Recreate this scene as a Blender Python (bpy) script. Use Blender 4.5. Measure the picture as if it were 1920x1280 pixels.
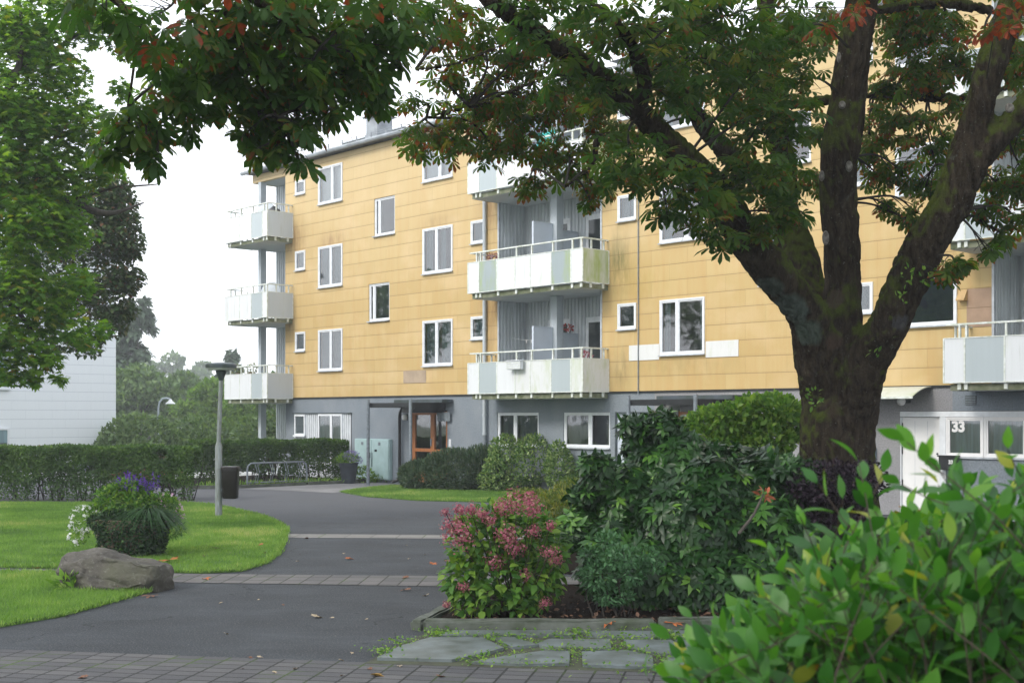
import bpy, math, random
import numpy as np
from mathutils import Vector, Matrix, noise
R = math.radians
rng = np.random.default_rng(7)
random.seed(7)
for o in list(bpy.data.objects): bpy.data.objects.remove(o)
scene = bpy.context.scene
# ------------------------------------------------------------------ camera, world, sun, exposure
FPX, CX, HY, EYE = 2400.0, 960.0, 780.0, 2.1
cam = bpy.data.cameras.new('camera'); camo = bpy.data.objects.new('camera', cam)
scene.collection.objects.link(camo); scene.camera = camo
camo.location = (0, 0, EYE); camo.rotation_euler = (R(90), 0, 0)
cam.sensor_width = 36; cam.lens = 45; cam.shift_y = 140/1920; cam.clip_end = 2000
cam.dof.use_dof = True; cam.dof.focus_distance = 19; cam.dof.aperture_fstop = 7.0
w = bpy.data.worlds.new('World'); scene.world = w; w.use_nodes = True
wn = w.node_tree; bg = wn.nodes['Background']
sky = wn.nodes.new('ShaderNodeTexSky'); sky.sky_type = 'NISHITA'; sky.sun_disc = False
SUN_EL, SUN_AZ = 38, 232       # compass bearing of the sun, clockwise from +Y
sky.sun_elevation = R(SUN_EL); sky.sun_rotation = R(SUN_AZ)
sky.air_density = 1.0; sky.dust_density = 6.0; sky.ozone_density = 1.0
# overcast: a bright, nearly even cloud layer veils the blue sky
cm = wn.nodes.new('ShaderNodeMix'); cm.data_type = 'RGBA'; cm.inputs[0].default_value = .86
cn = wn.nodes.new('ShaderNodeTexNoise'); cn.inputs['Scale'].default_value = 1.6; cn.inputs['Detail'].default_value = 4
cr = wn.nodes.new('ShaderNodeValToRGB'); cr.color_ramp.elements[0].color = (8.3,8.8,9.6,1); cr.color_ramp.elements[1].color = (10.6,10.9,11.3,1); cr.color_ramp.elements[0].position = .3; cr.color_ramp.elements[1].position = .7
tcw = wn.nodes.new('ShaderNodeTexCoord'); wn.links.new(tcw.outputs['Generated'], cn.inputs[0]); wn.links.new(cn.outputs[0], cr.inputs[0])
wn.links.new(sky.outputs[0], cm.inputs[6]); wn.links.new(cr.outputs[0], cm.inputs[7])
wn.links.new(cm.outputs[2], bg.inputs[0]); bg.inputs[1].default_value = 0.12
sun = bpy.data.lights.new('sun', 'SUN'); suno = bpy.data.objects.new('sun', sun); scene.collection.objects.link(suno)
sun.energy = 1.2; sun.angle = R(14); sun.color = (1, .95, .88)
sd = Vector((math.sin(R(SUN_AZ))*math.cos(R(SUN_EL)), math.cos(R(SUN_AZ))*math.cos(R(SUN_EL)), math.sin(R(SUN_EL))))
suno.rotation_euler = sd.to_track_quat('Z', 'Y').to_euler(); suno.location = (0, -20, 40)
scene.view_settings.view_transform = 'Standard'; scene.view_settings.look = 'None'
scene.view_settings.exposure = 0.86; scene.view_settings.gamma = 1
scene.cycles.max_bounces = 7; scene.cycles.transparent_max_bounces = 10
scene.cycles.use_denoising = True

# ------------------------------------------------------------------ helpers
def at(px, py, Y): return Vector(((px-CX)/FPX*Y, Y, EYE+(HY-py)*Y/FPX))
def gp(px, py, z=0):
    Y = (EYE-z)*FPX/(py-HY); return Vector(((px-CX)/FPX*Y, Y, z))
def tag(o, label=None, cat=None, group=None, kind=None):
    if label: o['label'] = label
    if cat: o['category'] = cat
    if group: o['group'] = group
    if kind: o['kind'] = kind
    return o
def empty(name, loc=(0,0,0), rz=0, label=None, cat=None, group=None):
    o = bpy.data.objects.new(name, None); scene.collection.objects.link(o)
    o.location = loc; o.rotation_euler = (0, 0, rz); o.empty_display_size = .2
    return tag(o, label, cat, group)
def link(name, me, mat, parent=None):
    o = bpy.data.objects.new(name, me); scene.collection.objects.link(o)
    if mat is not None:
        for m in (mat if isinstance(mat, (list, tuple)) else [mat]): me.materials.append(m)
    if parent is not None: o.parent = parent
    return o
def dup(o, parent=None):
    c = o.copy(); scene.collection.objects.link(c); c.parent = parent
    for ch in list(o.children): dup(ch, c)
    return c
class MB:
    def __init__(s): s.v = []; s.f = []; s.mi = []
    def quad(s, *p, m=0):
        n = len(s.v); s.v += [tuple(q) for q in p]; s.f.append(tuple(range(n, n+len(p)))); s.mi.append(m); return s
    def box(s, x0, x1, y0, y1, z0, z1, m=0):
        n = len(s.v)
        s.v += [(x,y,z) for z in (z0,z1) for y in (y0,y1) for x in (x0,x1)]
        for f in ((0,2,3,1),(4,5,7,6),(0,1,5,4),(2,6,7,3),(0,4,6,2),(1,3,7,5)): s.f.append(tuple(n+i for i in f)); s.mi.append(m)
        return s
    def tube(s, pts, r, k=8, m=0, cap=True):
        pts = [Vector(p) for p in pts]; L = len(pts)
        rs = r if isinstance(r, (list, tuple)) else [r]*L
        n = len(s.v); pu = None
        for i, p in enumerate(pts):
            t = (pts[min(i+1, L-1)]-pts[max(i-1, 0)])
            if t.length < 1e-9: t = Vector((0,0,1))
            t.normalize()
            if pu is None: pu = t.orthogonal().normalized()
            u = pu - t*pu.dot(t)
            u = u.normalized() if u.length > 1e-6 else t.orthogonal().normalized()
            pu = u; b = t.cross(u)
            for j in range(k):
                a = 2*math.pi*j/k; q = p+(u*math.cos(a)+b*math.sin(a))*rs[i]; s.v.append(tuple(q))
        for i in range(L-1):
            for j in range(k):
                a = n+i*k+j; b2 = n+i*k+(j+1) % k; s.f.append((a, b2, b2+k, a+k)); s.mi.append(m)
        if cap:
            s.f.append(tuple(n+j for j in reversed(range(k)))); s.mi.append(m)
            s.f.append(tuple(n+(L-1)*k+j for j in range(k))); s.mi.append(m)
        return s
    def lathe(s, prof, cx=0, cy=0, k=20, m=0, sx=1, sy=1):
        n = len(s.v)
        for r, z in prof:
            for j in range(k):
                a = 2*math.pi*j/k; s.v.append((cx+r*sx*math.cos(a), cy+r*sy*math.sin(a), z))
        for i in range(len(prof)-1):
            for j in range(k):
                a = n+i*k+j; b = n+i*k+(j+1) % k; s.f.append((a, b, b+k, a+k)); s.mi.append(m)
        s.f.append(tuple(n+j for j in reversed(range(k)))); s.mi.append(m)
        s.f.append(tuple(n+(len(prof)-1)*k+j for j in range(k))); s.mi.append(m)
        return s
    def build(s, name, mat, parent=None, smooth=False, bevel=0):
        me = bpy.data.meshes.new(name); me.from_pydata(s.v, [], s.f); me.update()
        o = link(name, me, mat, parent)
        if any(s.mi): me.polygons.foreach_set('material_index', s.mi)
        if smooth:
            me.polygons.foreach_set('use_smooth', [True]*len(me.polygons))
            try: me.set_sharp_from_angle(angle=R(40))
            except Exception: pass
        if bevel:
            b = o.modifiers.new('bevel', 'BEVEL'); b.width = bevel; b.segments = 2; b.limit_method = 'ANGLE'
        return o
def spline(pts, n=8):
    """Catmull-Rom through points (any dimension)"""
    P = np.array(pts, float); P = np.vstack([2*P[0]-P[1], P, 2*P[-1]-P[-2]]); out = []
    for i in range(1, len(P)-2):
        for j in range(n):
            t = j/n; a, b, c, d = P[i-1], P[i], P[i+1], P[i+2]
            out.append(.5*((2*b)+(-a+c)*t+(2*a-5*b+4*c-d)*t*t+(-a+3*b-3*c+d)*t**3))
    out.append(P[-2]); return np.array(out)

# ------------------------------------------------------------------ materials
class NM:
    def __init__(s, name):
        s.m = bpy.data.materials.new(name); s.m.use_nodes = True; s.t = s.m.node_tree
        s.p = s.t.nodes['Principled BSDF']; s.out = s.t.nodes['Material Output']
    def n(s, typ, props=None, **inp):
        nd = s.t.nodes.new('ShaderNode'+typ)
        for k, v in (props or {}).items(): setattr(nd, k, v)
        for k, v in inp.items():
            key = int(k[1:]) if k[0] == 'i' and k[1:].isdigit() else k.replace('_', ' ')
            if isinstance(v, bpy.types.NodeSocket): s.t.links.new(v, nd.inputs[key])
            else: nd.inputs[key].default_value = v
        return nd
    def math(s, op, a, b=0, c=None, clamp=False):
        nd = s.n('Math', dict(operation=op, use_clamp=clamp), i0=a, i1=b)
        if c is not None:
            if isinstance(c, bpy.types.NodeSocket): s.t.links.new(c, nd.inputs[2])
            else: nd.inputs[2].default_value = c
        return nd.outputs[0]
    def mix(s, f, a, b, mode='MIX'):
        nd = s.t.nodes.new('ShaderNodeMix'); nd.data_type = 'RGBA'; nd.blend_type = mode
        for sock, v in ((nd.inputs[0], f), (nd.inputs[6], a), (nd.inputs[7], b)):
            if isinstance(v, bpy.types.NodeSocket): s.t.links.new(v, sock)
            else: sock.default_value = v if not isinstance(v, tuple) or len(v) == 4 else (*v, 1)
        return nd.outputs[2]
    def ramp(s, f, stops, interp='LINEAR'):
        nd = s.t.nodes.new('ShaderNodeValToRGB'); nd.color_ramp.interpolation = interp
        e = nd.color_ramp.elements
        while len(e) < len(stops): e.new(.5)
        for el, (p, c) in zip(e, stops): el.position = p; el.color = c if len(c) == 4 else (*c, 1)
        s.t.links.new(f, nd.inputs[0]); return nd.outputs[0]
    def noise(s, scale, detail=4, vec=None, rough=.55):
        kw = dict(Scale=scale, Detail=detail, Roughness=rough)
        if vec is not None: kw['Vector'] = vec
        return s.n('TexNoise', **kw).outputs[0]
    def obj(s): return s.n('TexCoord').outputs['Object']
    def geo(s): return s.n('NewGeometry').outputs['Position']
    def scalev(s, v, sc, rot=(0,0,0)): return s.n('Mapping', Vector=v, Scale=sc, Rotation=rot).outputs[0]
    def set(s, **kw):
        for k, v in kw.items():
            k = k.replace('_', ' ')
            if isinstance(v, bpy.types.NodeSocket): s.t.links.new(v, s.p.inputs[k])
            else: s.p.inputs[k].default_value = v if not (isinstance(v, tuple) and len(v) == 3) else (*v, 1)
        return s
    def bump(s, h, strength=.3, dist=.02):
        b = s.n('Bump', Height=h, Strength=strength, Distance=dist); s.t.links.new(b.outputs[0], s.p.inputs['Normal']); return s
def simple(name, c, rough=.6, var=.15, scale=4, bump=0, bscale=60, metal=0, c2=None, spec=.5, stretch=None):
    m = NM(name); v = m.obj()
    if stretch: v = m.scalev(v, stretch)
    f = m.noise(scale, 5, v)
    c2 = c2 or tuple(x*(1-var*2) for x in c)
    f = m.math('MULTIPLY_ADD', f, 2.4, -.7, clamp=True)
    m.set(Base_Color=m.mix(f, c2, tuple(min(1, x*(1+var*.6)) for x in c)), Roughness=rough, Metallic=metal, Specular_IOR_Level=spec)
    if bump: m.bump(m.noise(bscale, 4, m.obj()), bump, .01)
    return m.m
def leafmat(name, stops, rust=None, rust_amt=.5, rscale=14, trans=.35, rough=.5, spec=.22, tcol=None):
    m = NM(name)
    a = m.n('Attribute', dict(attribute_name='rnd')).outputs['Fac']
    t = m.n('Attribute', dict(attribute_name='tt')).outputs['Fac']
    col = m.ramp(a, stops)
    if rust:
        no = m.noise(rscale, 3, m.geo())
        f = m.math('ADD', m.math('MULTIPLY', no, 1.5), m.math('MULTIPLY', t, .55))
        f = m.math('ADD', f, m.math('MULTIPLY', a, .35))
        f = m.math('MULTIPLY', m.math('SUBTRACT', f, 2.0-rust_amt), 7, clamp=True)
        rc = m.ramp(m.noise(rscale*2.3, 2, m.geo()), [(.35, rust), (.7, tuple(min(1, x*1.9) for x in rust))])
        col = m.mix(f, col, rc)
    n2 = m.noise(90, 2, m.geo())
    col = m.mix(m.math('MULTIPLY', n2, .22), col, (.0, .0, .0))
    m.set(Base_Color=col, Roughness=rough, Specular_IOR_Level=spec)
    tr = m.n('BsdfTranslucent')
    tc = m.mix(1.0, col, tcol or (1.6, 1.7, .7), 'MULTIPLY')
    m.t.links.new(tc, tr.inputs[0])
    mx = m.n('MixShader'); mx.inputs[0].default_value = trans
    m.t.links.new(m.p.outputs[0], mx.inputs[1]); m.t.links.new(tr.outputs[0], mx.inputs[2])
    m.t.links.new(mx.outputs[0], m.out.inputs[0])
    return m.m

def facade_mat():
    m = NM('yellow_cladding'); o = m.obj()
    sx = m.n('SeparateXYZ', Vector=o); u, z = sx.outputs[0], sx.outputs[2]
    rr = m.math('DIVIDE', m.math('SUBTRACT', z, 3.10), .3935); row = m.math('FLOOR', rr); rf = m.math('SUBTRACT', rr, row)
    cc = m.math('ADD', m.math('DIVIDE', m.math('ADD', u, .02), 1.165), m.math('MULTIPLY', m.math('MODULO', m.math('ABSOLUTE', row), 2), .5))
    col = m.math('FLOOR', cc); cf = m.math('SUBTRACT', cc, col)
    hs = m.math('LESS_THAN', rf, .038)
    vs = m.math('LESS_THAN', cf, .008)
    cell = m.n('CombineXYZ', X=row, Y=col).outputs[0]
    wn_ = m.n('TexWhiteNoise', Vector=cell).outputs[0]
    base = m.mix(wn_, (.49, .355, .15), (.545, .405, .185))
    streak = m.noise(1.0, 6, m.scalev(o, (5, 1, .5)), .65)
    base = m.mix(m.math('MULTIPLY', m.math('SUBTRACT', streak, .42), 2.2, clamp=True), base, (.50, .31, .12))
    pale = m.noise(.5, 4, m.scalev(o, (1.2, 1, 1.6)))
    base = m.mix(m.math('MULTIPLY', m.math('SUBTRACT', pale, .5), 2.0, clamp=True), base, (.68, .52, .31))
    sky_glare = m.math('MULTIPLY', m.math('SUBTRACT', z, 5.5), .075, clamp=True)
    base = m.mix(sky_glare, base, (.67, .55, .34))  # sky glare painted in as paler cladding towards the top
    # lap dirt, with the shadow line painted dark along each course
    lap = m.math('MULTIPLY', m.math('SUBTRACT', 1, m.math('MULTIPLY', rf, 5, clamp=True)), m.math('MULTIPLY', streak, .35))
    base = m.mix(lap, base, (.33, .22, .09))
    no = m.noise(1.0, 6, m.scalev(o, (4.5, 1, 1.0)), .7)
    for (cu, cz, su, sz, colr, amt) in ((.65, 8.15, .5, .65, (.20,.10,.04), .75), (.35, 5.6, .35, .8, (.10,.085,.05), .7), (.3, 3.2, .3, .6, (.13,.10,.05), .5),
            (10.75, 5.2, .42, 1.2, (.22,.12,.05), .75), (10.75, 8.0, .42, .9, (.22,.12,.05), .7), (15.75, 6.0, .38, .75, (.10,.11,.04), .9),
            (15.85, 3.3, .3, .5, (.14,.12,.05), .6), (2.8, 7.95, .7, .25, (.24,.13,.06), .6), (16.4, 5.5, .9, .45, (.38,.27,.06), .5), (8.4, 7.95, .7, .2, (.28,.17,.08), .5),
            (17.9, 3.35, 1.6, .3, (.30,.22,.07), .45), (15.6, 8.8, .4, .7, (.16,.15,.05), .6)):
        du = m.math('DIVIDE', m.math('SUBTRACT', u, cu), su); dz = m.math('DIVIDE', m.math('SUBTRACT', z, cz), sz)
        d2 = m.math('ADD', m.math('MULTIPLY', du, du), m.math('MULTIPLY', dz, dz))
        g = m.math('EXPONENT', m.math('MULTIPLY', d2, -1))
        f = m.math('MULTIPLY', g, m.math('MULTIPLY', m.math('SUBTRACT', no, .30), 3.4, clamp=True), clamp=True)
        base = m.mix(m.math('MULTIPLY', f, amt), base, colr)
    base = m.mix(m.math('MULTIPLY', hs, .62), base, (.20, .13, .055))  # lap shadow painted into the dark seam lines
    base = m.mix(m.math('MULTIPLY', vs, .32), base, (.30, .19, .08))
    m.set(Base_Color=base, Roughness=.55, Specular_IOR_Level=.35)
    m.bump(m.math('MULTIPLY', m.math('SUBTRACT', 1, m.math('MAXIMUM', hs, vs)), 1.0), .5, .01)
    return m.m
def render_mat(name, c, c2, scale=35, b=.6):
    m = NM(name); o = m.obj()
    f1 = m.noise(1.2, 5, m.scalev(o, (1, 1, .6))); f2 = m.noise(scale, 5, o)
    col = m.mix(m.math('MULTIPLY_ADD', f1, 2.2, -.6, clamp=True), c, c2)
    col = m.mix(m.math('MULTIPLY_ADD', f2, 2.5, -1.0, clamp=True), col, tuple(x*.62 for x in c))
    m.set(Base_Color=col, Roughness=.9, Specular_IOR_Level=.2); m.bump(f2, b, .02); return m.m
def glass_mat(name, tint=(.80,.87,.89), transp=.72, rough=.03):
    m = NM(name)
    g = m.n('BsdfGlossy'); g.inputs['Roughness'].default_value = rough; g.inputs['Color'].default_value = (1,1,1,1)
    t = m.n('BsdfTransparent'); t.inputs[0].default_value = (*tint, 1)
    fr = m.n('Fresnel', IOR=1.9).outputs[0]
    f = m.math('ADD', m.math('MULTIPLY', fr, 1.25), .04, clamp=True)
    wob = m.noise(2.0, 2, m.obj()); b = m.n('Bump', Height=wob, Strength=.05, Distance=.02)
    m.t.links.new(b.outputs[0], g.inputs['Normal'])
    mx = m.n('MixShader', i0=f); m.t.links.new(t.outputs[0], mx.inputs[1]); m.t.links.new(g.outputs[0], mx.inputs[2])
    m.t.links.new(mx.outputs[0], m.out.inputs[0]); return m.m
def panel_mat(name, c, algae=0, rough=.35, streaks=.25):
    m = NM(name); o = m.obj()
    s = m.noise(1, 5, m.scalev(o, (14, 14, .8)), .6)
    col = m.mix(m.math('MULTIPLY', s, streaks), c, tuple(x*.62 for x in c))
    if algae:
        z = m.n('SeparateXYZ', Vector=o).outputs[2]
        a = m.noise(1, 5, m.scalev(o, (3.5, 3.5, 1.1)), .6)
        f = m.math('MULTIPLY', m.math('SUBTRACT', a, .62-.28*algae), 3.2, clamp=True)
        col = m.mix(m.math('MULTIPLY', f, min(1, .35+algae*.6)), col, (.33, .42, .13))
        f2 = m.math('MULTIPLY', m.math('SUBTRACT', m.noise(1, 5, m.scalev(o, (9, 9, 1.1))), .6), 4, clamp=True)
        col = m.mix(m.math('MULTIPLY', f2, .4), col, (.20, .22, .10))
    m.set(Base_Color=col, Roughness=rough); return m.m
M = {}
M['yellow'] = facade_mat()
M['plinth'] = render_mat('grey_pebble_render', (.20,.235,.27), (.28,.31,.34))
M['plinth_warm'] = render_mat('warm_pebble_render', (.27,.27,.285), (.33,.33,.335))
M['corr'] = simple('grey_corrugated_sheet', (.60,.64,.67), .5, .12, 2, stretch=(3,3,.6))
M['white_corr'] = simple('white_corrugated_sheet', (.62,.65,.68), .5, .1, 2)
M['frame'] = simple('white_window_paint', (.74,.77,.80), .4, .06, 8)
M['sillm'] = simple('grey_metal_sill', (.50,.54,.58), .4, .15, 6)
M['glass'] = glass_mat('window_glass')
M['curtain'] = simple('pale_curtain_cloth', (.22,.32,.36), .9, .2, 3, stretch=(6,6,.3))
M['curtain_dark'] = simple('grey_blind_cloth', (.10,.125,.145), .9, .12, 3)
M['curtain_blue'] = simple('blue_grey_blind', (.10,.20,.25), .8, .08, 3)
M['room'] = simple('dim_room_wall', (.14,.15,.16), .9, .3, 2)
M['white_panel'] = panel_mat('white_balcony_panel', (.72,.745,.765), .12, .35, .35)
M['green_panel'] = panel_mat('algae_stained_balcony_panel', (.68,.70,.70), .55)
M['very_green_panel'] = panel_mat('green_balcony_panel', (.62,.64,.60), 1.0)
M['frost'] = panel_mat('frosted_glass_panel', (.42,.48,.50), 0, .12, .3)
M['frost_green'] = panel_mat('algae_frosted_glass_panel', (.36,.42,.44), .75, .15, .3)
M['shaded_panel'] = panel_mat('shaded_balcony_end_panel', (.50,.55,.59), .1)  # white panel darkened: shade of the end face put into the colour
M['slab'] = simple('mossy_slab_edge', (.20,.21,.15), .9, .3, 5, .3, 40, c2=(.07,.09,.035))
M['soffit'] = simple('painted_soffit', (.62,.65,.68), .8, .06, 2)
M['rail'] = simple('white_rail_paint', (.72,.75,.75), .4, .15, 10, c2=(.48,.52,.42))
M['column'] = simple('grey_painted_column', (.45,.50,.54), .6, .08, 3)
M['orange'] = simple('varnished_orange_wood', (.46,.175,.06), .4, .2, 6, stretch=(8,8,.6))
M['black'] = simple('black_painted_metal', (.018,.02,.022), .35, .2, 6)
M['darksteel'] = simple('dark_blue_grey_steel', (.06,.075,.095), .4, .2, 4, c2=(.03,.045,.03))
M['steel'] = simple('galvanised_steel', (.22,.255,.285), .55, .2, 12, metal=.2)
M['zinc'] = simple('zinc_roof_sheet', (.30,.33,.36), .5, .2, 3)
M['roofm'] = simple('roof_tile', (.17,.18,.19), .8, .3, 6)
M['cabinet'] = simple('faded_mint_cabinet_paint', (.36,.49,.50), .55, .12, 3, c2=(.30,.42,.42))
M['door_white'] = simple('bluish_white_door', (.56,.62,.70), .5, .05, 2)
M['door_white2'] = simple('white_door_paint', (.78,.78,.77), .5, .04, 2)
M['white'] = simple('white_paint', (.8,.8,.8), .4, .03, 3)
M['beige'] = simple('beige_patch_panel', (.40,.31,.22), .6, .1, 3)
M['brownp'] = simple('brown_patch_panel', (.36,.24,.16), .6, .12, 3)
M['whitepatch'] = panel_mat('weathered_white_patch', (.70,.71,.70), .25)
M['pinkterracotta'] = simple('terracotta_render', (.33,.22,.17), .9, .3, 9, .5, 30)
M['charcoal'] = simple('charcoal_plastic', (.045,.055,.07), .6, .15, 5)
M['anthrac'] = simple('black_bin_plastic', (.010,.009,.009), .38, .1, 5, c2=(.014,.010,.009), spec=.3)
M['red'] = simple('red_plastic', (.5,.03,.03), .4, .1)
M['teal'] = simple('teal_cloth', (.05,.42,.38), .8, .1)

# bark
def bark(name, c=(.032,.025,.018), moss=.5, patches=None):
    m = NM(name); o = m.geo()
    st = m.noise(1, 7, m.scalev(o, (16, 16, 4)), .7); fine = m.noise(45, 5, o)
    col = m.mix(m.math('MULTIPLY_ADD', st, 2.6, -.8, clamp=True), tuple(x*.25 for x in c), tuple(x*2.2 for x in c))
    li = m.math('MULTIPLY', m.math('SUBTRACT', m.noise(7, 6, o, .7), .62), 9, clamp=True)
    col = m.mix(m.math('MULTIPLY', li, .65), col, (.11, .12, .105))
    li2 = m.math('MULTIPLY', m.math('SUBTRACT', m.noise(30, 3, o, .6), .66), 12, clamp=True)
    col = m.mix(m.math('MULTIPLY', li2, .7), col, (.20, .21, .19))
    nz = m.n('SeparateXYZ', Vector=m.n('NewGeometry').outputs['Normal'])
    mo = m.math('ADD', m.math('MULTIPLY', nz.outputs[2], .55), m.math('MULTIPLY', m.noise(2.2, 5, o), 1.3))
    mo = m.math('MULTIPLY', m.math('SUBTRACT', mo, .88-moss*.45), 4, clamp=True)
    col = m.mix(m.math('MULTIPLY', mo, .8), col, m.mix(fine, (.026,.046,.008), (.11,.14,.02)))
    if patches:
        for (c0, r_, cc_) in patches:
            dv_ = m.n('VectorMath', dict(operation='DISTANCE'), i0=o, i1=c0).outputs['Value']
            f_ = m.math('SUBTRACT', 1.25, m.math('ADD', m.math('DIVIDE', dv_, r_), m.math('MULTIPLY', m.noise(5, 5, o), .7)))
            col = m.mix(m.math('MULTIPLY', m.math('MULTIPLY', f_, 4, clamp=True), .75), col, m.mix(fine, cc_, tuple(x*.5 for x in cc_)))
    m.set(Base_Color=col, Roughness=1.0, Specular_IOR_Level=.05)
    m.bump(m.math('ADD', st, m.math('MULTIPLY', fine, .4)), 1.0, .07); return m.m
M['bark'] = bark('mossy_chestnut_bark', patches=[(at(1480,590,14.7),.30,(.13,.17,.15)), (at(1440,545,14.6),.22,(.12,.15,.13)), (at(1515,625,14.9),.22,(.12,.16,.13)), (at(1680,600,14.6),.16,(.11,.11,.12)), (at(1567,560,15),.14,(.10,.075,.06)), (at(1560,640,15),.14,(.10,.07,.055)), (at(1555,760,15),.2,(.07,.05,.04))]); M['twig'] = simple('dark_twig_bark', (.022,.018,.014), .9, .2, 10)
M['bark2'] = simple('grey_brown_bark', (.07,.06,.05), .9, .3, 10, .4)
M['stem'] = simple('reddish_stem', (.035,.020,.012), .7, .3, 10)

# ------------------------------------------------------------------ numpy foliage
def np_mesh(name, V, F, mat, parent=None, attrs=None, smooth=False):
    me = bpy.data.meshes.new(name); V = np.asarray(V, np.float32); F = np.asarray(F, np.int32)
    k = F.shape[1]
    me.vertices.add(len(V)); me.vertices.foreach_set('co', V.ravel())
    me.loops.add(F.size); me.loops.foreach_set('vertex_index', F.ravel())
    me.polygons.add(len(F)); me.polygons.foreach_set('loop_start', np.arange(0, F.size, k, dtype=np.int32))
    try: me.polygons.foreach_set('loop_total', np.full(len(F), k, np.int32))
    except Exception: pass
    for an, av in (attrs or {}).items():
        a = me.attributes.new(an, 'FLOAT', 'POINT'); a.data.foreach_set('value', np.asarray(av, np.float32).ravel())
    me.update(calc_edges=True)
    if smooth: me.polygons.foreach_set('use_smooth', np.ones(len(F), bool))
    me.validate()
    return link(name, me, mat, parent)
def leaflet(L=1, W=.3, prof='ell', seg=4, fold=.15, droop=.2, org=(0,0), ang=0, petiole=0):
    ts = np.linspace(0, 1, seg+1)
    if prof == 'obo': ts = np.array({2:[0,.7,1], 3:[0,.4,.78,1], 4:[0,.3,.6,.84,1]}[seg])
    if prof == 'ell': ww = np.sin(np.pi*ts**.9)
    elif prof == 'obo': ww = np.interp(ts, [0,.2,.45,.72,.86,1], [.06,.30,.70,1.0,.88,0])
    else: ww = np.sin(np.pi*ts**.65)
    ww[0] = .06; ww[-1] = 0
    V = []; T = []
    for t, a in zip(ts, ww):
        z = -droop*L*t*t
        for sgn in ((-1, 0, 1) if a > 0 else (0,)):
            V.append((sgn*W*L*.5*a, petiole+L*t, z+(fold*W*L*.5*a if sgn else 0))); T.append(t)
    F = []
    for i in range(seg-1):
        b = i*3
        for q in (0, 1): F += [(b+q, b+q+1, b+q+4), (b+q, b+q+4, b+q+3)]
    b = (seg-1)*3; F += [(b, b+1, b+3), (b+1, b+2, b+3)]
    V = np.array(V); c, s = math.cos(ang), math.sin(ang)
    V = np.c_[V[:,0]*c+V[:,1]*s, -V[:,0]*s+V[:,1]*c, V[:,2]]
    return V, np.array(F), np.array(T)
def merge(parts):
    V = []; F = []; T = []; n = 0
    for v, f, t in parts: V.append(v); F.append(f+n); T.append(t); n += len(v)
    return np.vstack(V), np.vstack(F), np.concatenate(T)
def chestnut(seg=3, seed=0):
    r = random.Random(seed); ps = []
    for a, l in ((-112, .5), (-74, .72), (-36, .92), (0, 1.0), (36, .92), (74, .72), (112, .5)):
        v, f, t = leaflet(l*r.uniform(.92, 1.05), .37, 'obo', seg, .22, r.uniform(.18, .4), ang=R(a+r.uniform(-6, 6)), petiole=.04)
        ps.append((v, f, t))
    return merge(ps)
def whorl(n=8, L=1, W=.3, tilt=.2, seg=4, seed=0):
    r = random.Random(seed); ps = []
    for i in range(n):
        v, f, t = leaflet(L*r.uniform(.75, 1.05), W, 'ell', seg, .18, r.uniform(.1, .4), petiole=.06)
        ti = tilt+r.uniform(-.25, .25); c, s = math.cos(ti), math.sin(ti)
        v = np.c_[v[:,0], v[:,1]*c-v[:,2]*s, v[:,1]*s+v[:,2]*c]
        a = 2*math.pi*(i+r.uniform(-.25, .25))/n; c, s = math.cos(a), math.sin(a)
        v = np.c_[v[:,0]*c-v[:,1]*s, v[:,0]*s+v[:,1]*c, v[:,2]]; ps.append((v, f, t))
    return merge(ps)
def maple():
    ang = [0, 14, 24, 40, 52, 66, 84, 100, 122, 150]; rad = [1, .62, .48, .86, .55, .42, .66, .38, .42, .16]
    P = [(0, 0, 0)]; T = [0]; out = []
    for s in (-1, 1):
        for a, r_ in (list(zip(ang, rad))[::-1] if s < 0 else list(zip(ang, rad))[1:]):
            out.append((s*math.sin(R(a))*r_, math.cos(R(a))*r_, -.18*r_*r_+.05*abs(math.sin(R(a))))); T.append(r_)
    P += out; n = len(out)
    F = [(0, i, i+1) for i in range(1, n)]
    return np.array(P), np.array(F), np.array(T)
def diamond(W=.5, fold=.15):
    return leaflet(1, W, 'ell', 2, fold, .15)
def frames(D, N):
    D = D/np.maximum(1e-9, np.linalg.norm(D, axis=1, keepdims=True))
    N = N-D*(N*D).sum(1, keepdims=True); N = N/np.maximum(1e-9, np.linalg.norm(N, axis=1, keepdims=True))
    X = np.cross(D, N); return np.stack([X, D, N], axis=2)
def scatter(name, tmpls, P, D, N, S, mat, parent=None, rnd=None, smooth=True):
    m = len(P); Rm = frames(D, N); rnd = rng.random(m) if rnd is None else rnd
    which = rng.integers(0, len(tmpls), m); VV = []; FF = []; RR = []; TT = []; n = 0
    for k, (tv, tf, tt) in enumerate(tmpls):
        idx = np.where(which == k)[0]
        if not len(idx): continue
        v = np.einsum('mij,nj->mni', Rm[idx], tv)*S[idx][:, None, None]+P[idx][:, None, :]
        f = tf[None]+(np.arange(len(idx))*len(tv))[:, None, None]+n
        VV.append(v.reshape(-1, 3)); FF.append(f.reshape(-1, 3)); RR.append(np.repeat(rnd[idx], len(tv))); TT.append(np.tile(tt, len(idx)))
        n += len(idx)*len(tv)
    return np_mesh(name, np.vstack(VV), np.vstack(FF), mat, parent, dict(rnd=np.concatenate(RR), tt=np.concatenate(TT)), smooth)
def sph(n):
    v = rng.normal(size=(n, 3)); return v/np.linalg.norm(v, axis=1, keepdims=True)
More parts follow.
